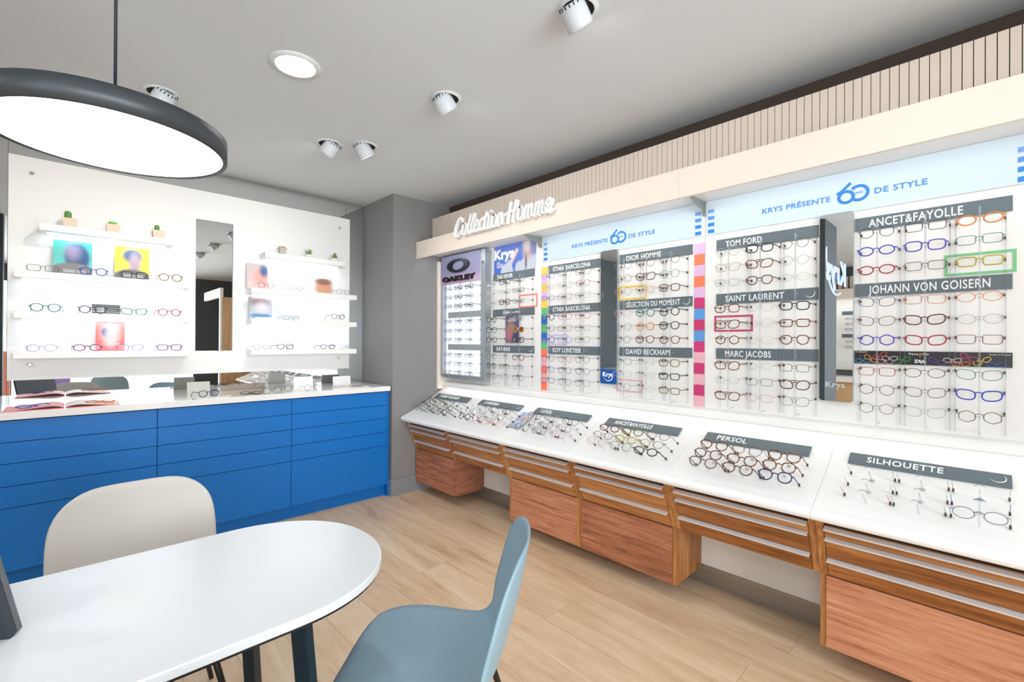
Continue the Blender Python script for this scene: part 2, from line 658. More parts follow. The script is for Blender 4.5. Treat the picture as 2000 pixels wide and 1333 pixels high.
# ------------------------------------------------------------------ blue drawer counter
CT = .95
xs = [-1.19, -.388, .409, 1.205, 1.992]
zl = [.905, .789, .676, .556, .441, .103]
nm = ['beyond the left edge', 'under the open book', 'in the middle', 'next to the grey column']
for i in range(4):
    a, b = xs[i], xs[i + 1]
    u = thing('drawer_cabinet', 'blue five-drawer cabinet unit ' + nm[i], 'cabinet', T(a, 3.62, 0), 'blue drawer cabinets')
    obj('body', box(.001, b - a - .001, 0, .5, .103, .908), M_BLUED, u)
    obj('plinth', box(0, b - a, .035, .055, 0, .103), M_BLUE, u)
    for k in range(5):
        obj('drawer_front', box(.0016, b - a - .0016, -.019, 0, zl[k + 1] + .0016, zl[k] - .0016), M_BLUE, u, bevel=.0008)
tag(obj('filler_panel', box(1.9935, 2.0072, 3.603, 4.12, 0, .908), M_BLUE), 'narrow blue filler panel between cabinet and grey column', 'panel')
tag(obj('worktop', box(-1.2, 2.008, 3.583, 4.130, .91, CT), M_STONE, bevel=.002), 'long white worktop over the blue drawer cabinets', 'worktop')

# ------------------------------------------------------------------ display wall
YE = -.76
YB = [3.562, 2.975, 2.345, 1.730, 1.113, .485, -.135, -.755]
fa = thing('display_fascia', 'long cream fascia board running above the eyewear wall', 'fascia', T(2.248, 0, 0))
cur = 3.57
for b in (2.346, 1.108, -.13, YE):
    obj('front_board', box(0, .02, b + .0006, cur - .0006, 2.077, 2.2245), M_CREAM, fa)
    cur = b
obj('top_board', box(.02, .17, YE, 3.57, 2.205, 2.2245), M_CREAM, fa)
obj('soffit', box(.02, .322, YE, 3.57, 2.125, 2.14), M_WHITE, fa)
obj('led_strip', box(.03, .042, YE + .05, 3.5, 2.112, 2.1248), emis('white_led_strip', (240, 248, 255), 6.0), fa)
area('fascia_led', (2.295, (3.5 + YE) / 2, 2.106), (.62, 0, -1), 3.5 - YE, .02, 2.0, (.93, .98, 1.0))
sl = thing('slat_panel', 'cream vertical slat panel above the fascia', 'slat panel', T(2.418, 0, 0))
obj('backing', box(.012, .030, YE, 3.57, 2.2245, 2.462), M_BROWN, sl)
ms = MB().prism([(0, -.0138), (.0, .0138), (.012, .0138), (.012, -.0138)], 'z', 2.2250, 2.466).mesh('slat')
ms.materials.append(M_SLAT)
y = 3.57 - .0152
while y > YE:
    obj('slat', ms, M_SLAT, sl, T(0, y, 0))
    y -= .0304

# script lettering on the fascia
GL = {'C': (.82, [[(.72, 1.15), (.66, 1.42), (.42, 1.42), (.15, 1.0), (.04, .45), (.14, .08), (.36, .02), (.72, .3)]]),
      'o': (.62, [arc(.29, .46, .24, .44, 100, 470, 18)]),
      'l': (.36, [[(.20, 1.5), (.13, .95), (.08, .35), (.16, .03), (.36, .16)]]),
      'e': (.50, [[(.10, .42), (.34, .56), (.38, .82), (.22, .9), (.06, .6), (.07, .2), (.24, .02), (.50, .2)]]),
      'c': (.46, [[(.42, .74), (.30, .9), (.10, .68), (.05, .3), (.18, .03), (.44, .18)]]),
      't': (.42, [[(.20, 1.3), (.13, .7), (.10, .25), (.2, .02), (.38, .12)], [(-.02, .92), (.42, .98)]]),
      'i': (.34, [[(.12, .9), (.08, .35), (.16, .02), (.32, .12)], [(.17, 1.26), (.19, 1.30)]]),
      'n': (.60, [[(.10, .9), (.06, .02)], [(.08, .45), (.22, .84), (.38, .82), (.40, .45), (.42, .1), (.56, .06)]]),
      'H': (.84, [[(.16, 1.48), (.06, .0)], [(.62, 1.5), (.52, .0)], [(-.22, .62), (.1, .74), (.72, .80)]]),
      'm': (.84, [[(.10, .9), (.06, .02)], [(.08, .45), (.20, .84), (.33, .84), (.36, .5), (.34, .02)], [(.36, .45), (.48, .84), (.60, .84), (.64, .45), (.66, .1), (.80, .06)]])}
sg = thing('script_sign', 'white handwritten-style raised lettering standing on the cream fascia', 'sign lettering', wallF(2.968, 2.168, 2.236))
tot = sum(GL[c][0] for c in 'CollectionHomme') + .3
sxu, szu = 1.03 / tot, .094
px = 0
zo = 0
for c in 'Collection Homme':
    if c == ' ':
        px += .3
        continue
    wd, st = GL[c]
    mb = MB()
    for s in st:
        pts = [((px + q[0]) * sxu + q[1] * szu * .20, q[1] * szu) for q in smooth(s)]
        zo += .0003
        mb.ribbon(pts, .0150, -.026 - zo, 0)
    mb.box(px * sxu + .022, px * sxu + .030, -.001, .011, .01, .03)
    obj('letter', mb, M_TXT, sg)
    px += wd

# wall panels, headers
pan = [(3.562, 2.346, 'behind the backlit case and the blue poster'), (2.344, 1.109, 'between the two colour stripes'), (1.107, -.128, 'right of the magenta stripes'), (-.130, YE, 'past the right edge')]
ew = thing('eyewear_wall', 'white panelled display wall holding the rows of glasses', 'display wall')
for a, b, t in pan:
    obj('wall_panel', box(2.57, 2.60, b, a, .972, 2.124), M_PANEL, ew)
tag(obj('end_strip', box(2.475, 2.60, 3.548, 3.574, .90, 2.077), M_CREAM), 'cream end strip of the eyewear wall against the column', 'panel')
M_H1 = mat('logo_blue', (24, 128, 214), 0.4)
M_H2 = mat('logo_blue_light', (112, 160, 222), 0.4)
M_H3 = mat('logo_blue_mid', (70, 140, 218), 0.4)
for y0, y1, ya, yl, yb, t in ((2.325, 1.120, (2.05, 1.752), (1.733, 1.612), (1.594, 1.412), 'over the bays between the colour stripes'), (1.098, -.115, (.812, .518), (.494, .373), (.355, .180), 'over the two right bays')):
    hd = thing('header_board', 'pale blue header board with blue lettering ' + t, 'sign', wallF(y0, 1.937), 'pale blue header boards')
    W_ = y0 - y1
    obj('board', box(0, W_, -.005, 0, 0, .187), M_HEAD, hd)
    text('lettering', 'KRYS PRÉSENTE', ya[0] - ya[1], .024, M_H3, hd, y0 - ya[0], .063, -.0055, weight=.02)
    text('lettering', 'DE STYLE', yb[0] - yb[1], .024, M_H3, hd, y0 - yb[0], .063, -.0055, weight=.02)
    lg = MB()
    k = (yl[0] - yl[1]) / 1.42
    ox, oz = y0 - yl[0], .040
    kz = k * .93

    def q(pts):
        return [(ox + p[0] * k, oz + p[1] * kz) for p in pts]
    lg.ribbon(q(arc(.42, .38, .32, .32, 0, 360, 28)), .0125, -.0070, -.0052, ends=False)
    lg.ribbon(q(arc(.98, .50, .38, .40, 140, -128, 26)), .0125, -.0068, -.0052, ends=False)
    lg.ribbon(q([(.0, .62), (.22, .74), (.62, 1.15)]), .0125, -.0064, -.0052, ends=False)
    obj('logo', lg, M_H1, hd)
    text('lettering', 'ANS', .03, .009, M_H3, hd, ox + .80 * k, oz + .47 * kz, -.0055, weight=.01)
    for xx in ((.008,), (W_ - .043,)):
        for r in range(4):
            obj('dash', box(xx[0], xx[0] + .034, -.0065, -.005, .008 + r * .037, .008 + r * .037 + .0195), (M_H1, M_H1, M_H3, M_H2)[r], hd)
for yy, t in ((2.345, 'at the left panel joint'), (1.108, 'at the right panel joint')):
    br = MB().box(2.285, 2.569, yy - .002, yy + .002, 2.108, 2.124)
    br.prism([(2.36, 2.124), (2.569, 2.124), (2.569, 2.045), (2.54, 2.05), (2.525, 2.075), (2.42, 2.095), (2.385, 2.11)], 'y', yy - .0015, yy + .0015)
    br.lathe([(.008, -.006), (.008, .006)], 12, M=T(2.556, yy, 2.052))
    tag(obj('bracket', br, mat('bracket_grey', (150, 156, 152), .4, .5)), 'grey metal bracket under the fascia ' + t, 'bracket', 'fascia brackets')

# sloping counter tops
prof = [(2.530, .897), (2.50, .874), (2.47, .855), (2.40, .814), (2.33, .776), (2.26, .744), (2.19, .7135), (2.14, .693), (2.115, .684), (2.104, .677), (2.0985, .668), (2.098, .659), (2.102, .649), (2.112, .642), (2.15, .6385), (2.21, .658), (2.33, .735), (2.50, .835), (2.530, .855)]
tops = [(3.566, 1.7275, 'long left section under three racks'), (1.7265, 1.109, 'section under the fourth rack'), (1.108, .488, 'section under the fifth rack'), (.487, YE, 'section at far right')]
for a, b, t in tops:
    o = obj('sloped_counter', MB().prism(prof, 'y', b, a, smooth=False), M_TOP)
    tag(o, 'white sloping display counter, ' + t, 'counter', 'sloping counter sections')
lip = [(2.509, .929), (2.512, .955), (2.5245, .966), (2.5695, .9715), (2.616, .9715), (2.616, .925), (2.545, .925), (2.545, .929)]
lp = thing('back_ledge', 'white ledge between the sloping counter and the wall', 'ledge', T(0, 0, 0))
obj('ledge', MB().prism(lip, 'y', YE, 3.566), M_WHITE, lp)
obj('riser', box(2.5305, 2.616, YE, 3.566, .60, .925), M_WHITE, lp)
area('ledge_led', (2.522, (3.5 + YE) / 2, .923), (-.55, 0, -1), 3.5 - YE, .014, .75, (1, 1, .98))

# walnut drawer units
SA = math.atan2(.091, .247)


def slp(z, off=0.0):
    x = 2.159 + (.634 - z) * (.091 / .247)
    return (x - math.cos(SA) * off, z - math.sin(SA) * off)


un = ['nearest the grey column', 'second from the column', 'third from the column', 'fourth from the column', 'fifth from the column, over open floor', 'at far right', 'past the right edge']
for i in range(7):
    a, b = YB[i], YB[i + 1]
    u = thing('drawer_unit', 'walnut unit of three slanted drawers ' + un[i], 'drawer unit', T(0, (a + b) / 2, 0), 'slanted walnut drawer units')
    h = (a - b) / 2
    obj('body', MB().prism([slp(.630, -.018), slp(.389, -.018), (2.5295, .389), (2.5295, .83), (2.5, .8305), (2.33, .73), (2.21, .652)], 'y', -h + .004, h - .004), M_GAP, u)
    sp = [slp(.637), slp(.387), (2.45, .387), (2.45, .45), slp(.45, -.06), slp(.637, -.035)]
    for s in (-1, 1):
        obj('side_panel', MB().prism(sp, 'y', s * (h - .0005), s * (h - .026)), M_WALV, u)
    obj('top_rail', MB().prism([slp(.634, -.012), slp(.617, -.012), slp(.617, -.03), slp(.634, -.03)], 'y', -h + .026, h - .026), M_WALD, u)
    for za, zb in ((.607, .567), (.562, .470), (.465, .3885)):
        d = obj('drawer_front', MB().prism([slp(za, 0), slp(zb, 0), slp(zb, -.017), slp(za, -.017)], 'y', -h + .0285, h - .0285), M_WALD, u)
        hz = [slp(za + .003, -.004), slp(za + .003, .020), slp(za - .004, .020), slp(za - .004, .0175), slp(za, .0175), slp(za, -.004)]
        obj('handle', MB().prism(hz, 'y', -h + .030, h - .030), M_ALU, d)
for i, t in ((0, 'beside the grey column'), (2, 'left of the joined pair'), (3, 'right of the joined pair, by the open gap'), (5, 'at far right'), (6, 'past the right edge')):
    a, b = YB[i], YB[i + 1]
    c = thing('base_cabinet', 'hanging walnut base cabinet ' + t, 'cabinet', T(2.25, (a + b) / 2, .09), 'walnut base cabinets')
    h = (a - b) / 2
    obj('body', box(.012, .30, -h + .018, h - .018, .012, .297), M_GAP, c)
    for s in (-1, 1):
        obj('side_panel', box(0, .30, min(s * (h - .0005), s * (h - .019)), max(s * (h - .0005), s * (h - .019)), 0, .297), wood('walnut_side_shaded', [(p, tuple(int(v * k) for v, k in zip(cc, (.82, .78, .80)))) for p, cc in WALNUT_ST], (2.0, 16, 22), .45) if s < 0 and i == 0 else M_WALV, c)  # side towards the knee gap: its shade is put into a darker walnut
    obj('bottom_panel', box(.002, .30, -h + .019, h - .019, 0, .0118), M_WALV, c)
    obj('door', box(-.004, .0115, -h + .021, h - .021, .003, .293), M_WAL, c)
tag(obj('kick_board', box(2.556, 2.616, YE, 3.574, .105, .60), M_WHITE), 'white back board behind the open knee gaps', 'panel')
struct('baseboard_right', box(2.553, 2.616, YE, 3.562, 0, .104), M_SKIRT)

# ------------------------------------------------------------------ eyewear
FC = {'black': (22, 22, 25), 'brown': (92, 58, 40), 'navy': (34, 40, 88), 'blue': (52, 72, 178), 'violet': (84, 66, 178), 'red': (158, 36, 48), 'copper': (196, 112, 66),
      'orange': (214, 124, 52), 'olive': (122, 112, 52), 'gold': (178, 150, 104), 'grey': (116, 122, 128), 'silver': (176, 180, 184), 'teal': (22, 112, 118), 'green': (36, 134, 104),
      'pink': (208, 156, 164), 'bronze': (116, 96, 76), 'purple': (112, 50, 112), 'yellow': (176, 164, 52)}
for k, c in FC.items():
    mat('frame_' + k, c, .3, .35 if k in ('gold', 'grey', 'silver', 'bronze', 'copper') else 0, .5)
tm = mat('frame_tortoise', (110, 66, 34), .25)
nt, N, L, b_ = nodes(tm)
nz = N.new('ShaderNodeTexNoise')
nz.inputs['Scale'].default_value = 90
tcx = N.new('ShaderNodeTexCoord')
L.new(tcx.outputs['Object'], nz.inputs['Vector'])
rp = ramp(nt, [(.38, (52, 30, 18)), (.5, (118, 70, 36)), (.64, (176, 112, 58))])
L.new(nz.outputs[0], rp.inputs[0])
L.new(rp.outputs[0], b_.inputs['Base Color'])
glassmat('frame_clear', (.90, .905, .91), .7, .20, (214, 214, 212))
FC['tortoise'] = FC['clear'] = None
SHN = {'round': 'round', 'oval': 'oval', 'rect': 'rectangular', 'square': 'square', 'panto': 'panto-shaped', 'pilot': 'aviator', 'hex': 'hexagonal', 'cat': 'cat-eye'}
SHP = {'round': (.047, .044, .020), 'oval': (.050, .036, .020), 'rect': (.052, .034, .018), 'square': (.051, .039, .019), 'panto': (.048, .042, .021), 'pilot': (.053, .042, .016), 'hex': (.049, .042, .019), 'cat': (.052, .037, .018)}


def outline(kind, n=22):
    w_, h_, _ = SHP[kind]
    pts = []
    for i in range(n):
        a = 2 * PI * i / n
        c, s = math.cos(a), math.sin(a)
        e = {'rect': 4.5, 'square': 3.2, 'panto': 2.5, 'pilot': 2.6, 'cat': 2.7}.get(kind, 2.0)
        if kind == 'panto' and s < 0:
            e = 2.0
        x = math.copysign(abs(c) ** (2 / e), c)
        z = math.copysign(abs(s) ** (2 / e), s)
        if kind == 'hex':
            k = math.cos(PI / 6) / math.cos(((a + PI / 6) % (PI / 3)) - PI / 6)
            x, z = c * (k * .75 + .27), s * (k * .75 + .30)
        x, z = x * w_ / 2, z * h_ / 2
        if kind == 'cat':
            z += .006 * (x / w_ + .5) ** 2 - .002
        if kind == 'pilot':
            x += .005 * (-z / h_) * -1 * .2
            z -= .004 * max(0, -x / w_) * (1 if z > 0 else .2)
            x += (.004 if x > 0 else .010) * (z / h_)
        if kind in ('square', 'rect', 'panto'):
            x *= 1 + .10 * (z / h_)
        pts.append((x, z))
    return pts


GM = {}


def gmesh(kind, style):
    """front, lens and temple meshes; style a acetate, m metal, r rimless"""
    k = (kind, style)
    if k in GM:
        return GM[k]
    w_, h_, br = SHP[kind]
    rr = {'a': .0026, 'm': .0013, 'r': .0}[style]
    o = outline(kind)
    cx = w_ / 2 + br / 2
    fr = MB()
    for s in (-1, 1):
        if rr:
            fr.tube([(s * (cx + x), 0, z) for x, z in o], rr, 5, closed=True, ry=rr * .8, upv=(0, 1, 0))
        xh = s * (cx + w_ / 2)
        zt = h_ * .22
        if rr:
            fr.tube([(s * (cx + w_ / 2 * .93), 0, zt), (xh + s * .005, .0015, zt), (xh + s * .0065, .007, zt)], max(rr, .0013), 5)
    zb = h_ * .20
    b = br / 2
    rb = max(rr * .9, .0012)
    fr.tube([(-b - .0035, 0, zb - .002), (-b * .5, -.001, zb + .0025), (0, -.0015, zb + .0035), (b * .5, -.001, zb + .0025), (b + .0035, 0, zb - .002)], rb, 5)
    if kind == 'pilot':
        fr.tube([(-b - .009, 0, h_ * .44), (0, -.001, h_ * .45), (b + .009, 0, h_ * .44)], rb, 5)
    for s in (-1, 1) if rr else ():
        fr.tube([(s * (b + .001), .001, zb - .006), (s * (b - .001), .007, zb - .009)], .0014, 4)
    ln = MB()
    q = [(x * .985, z * .985) for x, z in o]
    ln.prism(q, 'y', -.0006, .0006)
    zt = h_ * .22
    tp = MB()
    ra, rz = {'a': (.0014, .0032), 'm': (.0009, .0013), 'r': (.0008, .0010)}[style]
    tp.tube([(0, .007, zt), (0, .05, zt), (0, .088, zt - .001)], ra, 4, ry=rz)
    if not rr:
        tp.v, tp.f, tp.sm = [], [], []
        tp.tube([(0, .0, zt), (0, .007, zt), (0, .05, zt), (0, .088, zt - .001)], .001, 5)
    tl = MB()
    tl.tube([(0, .007, zt), (0, .05, zt), (0, .098, zt - .001), (0, .118, -h_ * .12), (0, .136, -h_ / 2 - rr)], ra, 4, ry=rz)
    tf = MB()   # folded
    cl = MB().box(-.0028, .0028, .081, .091, zt - .005, zt + .0055)
    hx = cx + w_ / 2 + .0065
    meshes = [m.mesh(nm_) for m, nm_ in ((fr, 'front'), (ln, 'lens'), (tp, 'temple'), (tl, 'temple'), (cl, 'tip_cover'))]
    GM[k] = (*meshes, cx, hx, h_ / 2 + rr)
    return GM[k]


NG = 0


def glasses(spec, M, label, group, free=False, lens=None, scale=1.0, folded=False):
    global NG
    kind, colr, style = spec
    fr, ln, tp, tl, cl, cx, hx, hb = gmesh(kind, style)
    fm = MATS['frame_' + colr]
    g = thing('eyeglasses', label, 'glasses', M @ Matrix.Scale(scale, 4), group)
    obj('front', fr, fm, g)
    for s in (-1, 1):
        Lm = T(s * cx, 0, 0)
        if s < 0:
            Lm = Lm @ Matrix.Diagonal((-1, 1, 1, 1))
        obj('lens', ln, lens or M_LENS, g, Lm)
        obj('temple', tl if free else tp, fm, g, T(s * hx, .006 + .005 * (s > 0), 0) @ RZ(s * PI / 2) @ T(0, -.007, 0) if folded else T(s * hx, 0, 0))
        if not free:
            obj('tip_cover', cl, M_TIP, g, T(s * hx, 0, 0))
    NG += 1
    return g


def cname(spec):
    k, c, s = spec
    if s == 'r':
        return 'rimless %s %s glasses' % (c, SHN[k])
    return '%s%s %s glasses' % ('thin ' if s == 'm' else '', c, SHN[k])


ORD = ['top', 'second', 'third', 'fourth', 'fifth', 'sixth', 'seventh', 'eighth', 'bottom']
COLN = ['left', 'middle', 'right']
AB = dict(r='round', o='oval', t='rect', q='square', p='panto', v='pilot', h='hex', c='cat')
CB = dict(K='black', B='brown', N='navy', U='blue', V='violet', R='red', C='copper', O='orange', L='olive', D='gold', G='grey', S='silver', T='teal', E='green', P='pink', Z='bronze', X='purple', W='tortoise', J='clear', Y='yellow')


def spec(s):
    return (AB[s[0]], CB[s[1]], s[2])


ROWZ = [1.8098, 1.7315, 1.6505, 1.5145, 1.4328, 1.3531, 1.2190, 1.1420, 1.0620]
GX = 2.475
bays = [
    ('A', 3.231, 'in the backlit grey case', 'qGm qKa qKa|qGm qKa qKm|qKm qKa qKa|rKm rKm rKm|qKm qNm qJm|tGm qKm tJm|tGm tKm tGm|tSm tGm tSm|tSm tGm tGm'),
    ('B', 2.650, 'in bay under blue poster', 'qJm qKa tGm|tJm tSm tGm|qJm qKa tSm|rKa --- oJm|qKa --- rJa|qKa --- qKa|pKm oJm qBa|pKm tBm oJm|qBm oSm qBm'),
    ('C', 2.040, 'in bay beside yellow stripes', 'oVm oSm tZm|oSm qSm hRm|oVm qRm qSm|rNa pRm qRm|qKm qBm qGm|qUa qUm qLm|pNm rCm rKm|pVm hKm pKm|qBm rGm qGm'),
    ('D', 1.424, 'in bay left of magenta stripes', 'pGm pZm pBm|rZm vBa rGm|rDm pDm qBa|rPm pTa rKa|rGm rOa pKa|rBm pWa pWa|qGm oJm qLa|tJm tJm tKa|pGm oJm tLa'),
    ('E', .796, 'in bay right of magenta stripes', 'rSm qKa rZm|vDm vWa rSm|tJa pBa oJm|qWa qJm qKa|vWa qJm tWa|hWa qJm pWa|vWa oJm tBm|oJm tGm vBa|vWa tPm vGm'),
    ('F', .181, 'in the far right wall bay', 'hKm tKm oOa|oUa qVa tTm|oRa tBm tYa|cNm tCm oOm|cBm cBa oSm|hVa cRa tXm|tRm oBm cEm|hBm cXm cUa|hLm cSm hBm')]
BAYC = {}
for b, yc, ph, tab in bays:
    BAYC[b] = yc
    gx = GX - (.012 if b == 'A' else 0)
    rk = thing('acrylic_rack', 'clear acrylic eyewear rods ' + ph.replace('in ', 'of '), 'rack', wallF(yc, 1.0, 2.569 if b != 'A' else 2.545), 'clear wall racks')
    st = .150 if b == 'A' else .154
    dp = 2.569 - gx - .012 if b != 'A' else 2.545 - gx - .012
    for c in range(3):
        x = (c - 1) * st
        rod = MB().tube([(x, -dp, -.012), (x, -dp, .86)], .0035, 6, upv=(0, 1, 0))
        for z in ROWZ:
            rod.tube([(x, -dp, z - 1.0 - .004), (x, -dp - .013, z - 1.0 - .001)], .0045, 6)
        for z in (-.008, .278, .575, .85):
            rod.tube([(x, -dp, z), (x, 0, z)], .003, 5)
        obj('rod', rod, M_ACRY, rk)
        for s in (-1, 1):
            obj('side_rod', MB().tube([(x + s * .069, -.006, -.012), (x + s * .069, -.006, .86)], .0022, 5, upv=(0, 1, 0)), M_ACRY, rk)
    for r, row in enumerate(tab.split('|')):
        for c, sp in enumerate(row.split()):
            if sp == '---':
                continue
            sp = spec(sp)
            lab = '%s, %s of %s row %s' % (cname(sp), COLN[c], ORD[r], ph)
            orange = (b == 'B' and r == 4 and c == 2)
            if orange:
                lab = 'clear round sunglasses with amber lenses beside the small purple poster'
            jit = random.uniform(-.0015, .0015)
            glasses(sp, wallF(yc - (c - 1) * st + jit, ROWZ[r] + jit, gx) @ Matrix.Rotation(random.uniform(-.02, .02), 4, 'Y'), lab, 'glasses on the display wall', lens=M_LENSO if orange else None, scale=.90 if b == 'A' else 1.0)

# sign strips
def sign(M, Lg, h, txt, tx, tw, cap, label, em=False, material=None, italic=0.0):
    s = thing('sign_strip', label, 'sign', M, 'slate grey sign strips')
    obj('board', box(0, Lg, -.006, 0, 0, h), material or M_SIGN, s, bevel=.0006)
    if txt:
        text('lettering', txt, tw, cap, M_TXT, s, tx, (h - cap) / 2, -.0065, italic=italic)
    if em:
        emblem(s, Lg - .034, h * .55, .021, -.0065)
    return s


SZ = [1.842, 1.546, 1.2495]
SB = {'C': (2.273, .467), 'D': (1.658, .480), 'E': (1.043, .478), 'F': (.4235, .483), 'B': (2.887, .474)}
lv = ['top', 'middle', 'lower']
signs = [('B', 0, 'TAG HEUER', .187, 0), ('B', 1, None, 0, 0), ('B', 2, 'RAY-BAN', .158, 1), ('C', 0, 'ETNIA BARCELONA', .335, 0), ('C', 1, 'ETNIA BARCELONA', .335, 0), ('C', 2, 'ROY LUNETIER', .258, 0),
         ('D', 0, 'DIOR HOMME', .238, 0), ('D', 1, 'SÉLECTION DU MOMENT', .358, 1), ('D', 2, 'DAVID BECKHAM', .295, 0), ('E', 0, 'TOM FORD', .181, 0), ('E', 1, 'SAINT LAURENT', .284, 1), ('E', 2, 'MARC JACOBS', .225, 0),
         ('F', 0, 'ANCET&FAYOLLE', .300, 0), ('F', 1, 'JOHANN VON GOISERN', .376, 0)]
PH = {a: p for a, _, p, _ in bays}
for b, l, tx, tw, em in signs:
    y0, Lg = SB[b]
    s = sign(wallF(y0, SZ[l]), Lg, .058, tx, .049, tw, .031 if b != 'F' else .034, 'grey sign strip with white lettering, %s one %s' % (lv[l], PH[b]), em)
    if tx is None:
        mb = MB()
        for st in ([(.0, .1), (.25, .95), (.5, .75), (.2, .5), (.55, .05)], [(.9, .55), (.65, .5), (.62, .2), (.85, .25), (.9, .55), (.95, .15)], [(1.1, .55), (1.2, .2), (1.4, .6), (1.15, -.3)], [(1.6, .9), (1.5, .1), (1.8, .25), (1.7, .5), (1.55, .45)], [(2.1, .5), (1.95, .45), (1.9, .15), (2.1, .2), (2.15, .5), (2.25, .15)], [(2.35, .5), (2.4, .1), (2.5, .5), (2.65, .45), (2.7, .1)]):
            mb.ribbon([(.125 + q[0] * .030 + q[1] * .004, .012 + q[1] * .034 + q[0] * .003) for q in smooth(st, 4)], .0038, -.0078, -.0062)
        obj('lettering', mb, M_TXT, s)
        obj('divider', box(.222, .2235, -.0072, -.0058, .012, .048), M_TXT, s)
        text('lettering', '∞Meta' if False else 'oo Meta', .085, .016, M_TXT, s, .235, .022, -.0065)
# printed banner of coloured spectacles
s = thing('banner_strip', 'black banner printed with rainbow-coloured spectacles in the far right bay', 'sign', wallF(.424, 1.2475))
obj('board', box(0, .484, -.006, 0, 0, .057), mat('banner_black', (34, 30, 30), .35), s)
bc = {'sky': (70, 160, 220), 'amber': (240, 170, 50), 'crimson': (214, 50, 50), 'pearl': (216, 218, 232), 'rose': (232, 180, 190), 'leaf': (50, 160, 90), 'plum': (110, 60, 180), 'ivory': (230, 214, 214), 'fuchsia': (220, 40, 120), 'tang': (240, 130, 60), 'lemon': (240, 210, 40), 'cobalt': (40, 90, 200)}
oc = outline('cat', 14)
for cn, x, z, a in (('sky', .030, .012, 0), ('amber', .058, .022, -.55), ('crimson', .090, .036, .5), ('pearl', .124, .026, 0), ('rose', .108, .011, 0), ('leaf', .166, .018, .4), ('plum', .274, .018, -.4), ('ivory', .320, .023, 0), ('fuchsia', .366, .036, -.45), ('tang', .344, .010, 0), ('lemon', .404, .022, .5), ('cobalt', .442, .010, 0)):
    mb = MB()
    Mx = T(x, 0, z) @ Matrix.Rotation(-a, 4, 'Y') @ Matrix.Scale(.45, 4)
    for sd in (-1, 1):
        pts = [(sd * (.032 + p[0]), p[1]) for p in oc]
        mb.ribbon(pts + pts[:1], .0045, -.0155, -.0136, M=Mx, ends=False)
    mb.ribbon([(-.008, .005), (0, .008), (.008, .005)], .004, -.0155, -.0136, M=Mx, ends=False)
    obj('printed_spectacles', mb, mat('print_' + cn, bc[cn], .4), s)
text('lettering', 'Face', .029, .0085, M_TXT, s, .187, .042, -.0065, weight=0)
text('lettering', 'Cie', .019, .0085, M_TXT, s, .230, .042, -.0065, weight=0)
obj('square_mark', box(.219, .227, -.0075, -.006, .042, .049), mat('mark_orange', (240, 110, 40), .4), s)
text('lettering', 'by', .005, .004, M_TXT, s, .220, .035, -.0065, weight=0)
mb = MB()
for st in ([(0, .9), (.6, 1), (.1, .3), (.7, .35)], [(.8, .9), (1.2, .8), (.9, .3)], [(1.3, 1), (1.5, .2), (1.9, .9), (1.7, .1)], [(2.1, .9), (2.3, .2), (2.6, .6)]):
    mb.ribbon([(.205 + q[0] * .013, .006 + q[1] * .016) for q in smooth(st, 4)], .003, -.0075, -.006)
obj('logo', mb, M_TXT, s)
text('lettering', 'interchangeable', .042, .0045, M_TXT, s, .004, .050, -.0065, weight=0)
text('lettering', 'made in France', .056, .0055, M_TXT, s, .423, .046, -.0065, weight=0)

# highlight frames stuck on the panels
for n_, c_, (y0, y1, z0, z1), t in (('red', (240, 120, 100), (2.584, 2.386, 1.606, 1.707), 'coral'), ('yel', (244, 204, 60), (1.668, 1.467, 1.609, 1.696), 'yellow'), ('pur', (214, 190, 226), (2.285, 2.090, 1.317, 1.393), 'lilac'), ('mag', (196, 58, 112), (1.054, .856, 1.398, 1.485), 'magenta'), ('grn', (122, 196, 140), (.129, -.070, 1.611, 1.697), 'green'), ('pnk', (230, 178, 192), (1.680, 1.491, 1.021, 1.103), 'pink')):
    W_, H_ = y0 - y1, z1 - z0
    t_ = .0095
    o = obj('highlight_frame', MB().box(0, W_, -.003, 0, 0, t_).box(0, W_, -.003, 0, H_ - t_, H_).box(0, t_, -.003, 0, t_, H_ - t_).box(W_ - t_, W_, -.003, 0, t_, H_ - t_), mat('hl_' + n_, c_, .5), M=wallF(y0, z0))
    tag(o, t + ' rectangular outline stuck on the white display wall', 'frame', 'coloured highlight outlines')

# colour stripes
def stripe(y0, y1, cols, label):
    s = thing('colour_stripe', label, 'stripe', wallF(y0, .977), 'vertical colour stripes')
    n = len(cols)
    hh = .921 / n
    for i, c in enumerate(cols):
        rnd = random.Random(i)
        z1 = .921 - i * hh
        z0 = z1 - hh
        W_ = y0 - y1
        poly = [(0, z0), (W_, z0)] + [(W_ * (1 - j / 6), z1 + (rnd.uniform(-.0025, .0025) if i % 1 == 0 and 0 < j < 6 else 0)) for j in range(7)]
        d = .0022 + .0006 * (i % 2)
        obj('paper_block', MB().prism(poly, 'y', -d, 0), mat('paper_%d_%d_%d' % c, c, .6), s)


LI, OR_, MA, BL, PK, YE_, GR_, BB = (222, 186, 224), (250, 128, 92), (204, 56, 116), (92, 156, 222), (238, 180, 192), (248, 206, 88), (104, 190, 128), (40, 112, 190)
stripe(1.1690, 1.1095, [LI, OR_, LI, OR_, LI, MA, BL, MA, BL, MA, PK, MA, PK, MA, PK], 'vertical stripe of magenta, blue, pink and orange paper blocks')
stripe(2.343, 2.284, [YE_, LI, YE_, LI, YE_, GR_, BB, GR_, BB, GR_, OR_, (240, 176, 186), OR_, (240, 176, 186), OR_], 'vertical stripe of yellow, lilac, green and orange paper blocks')

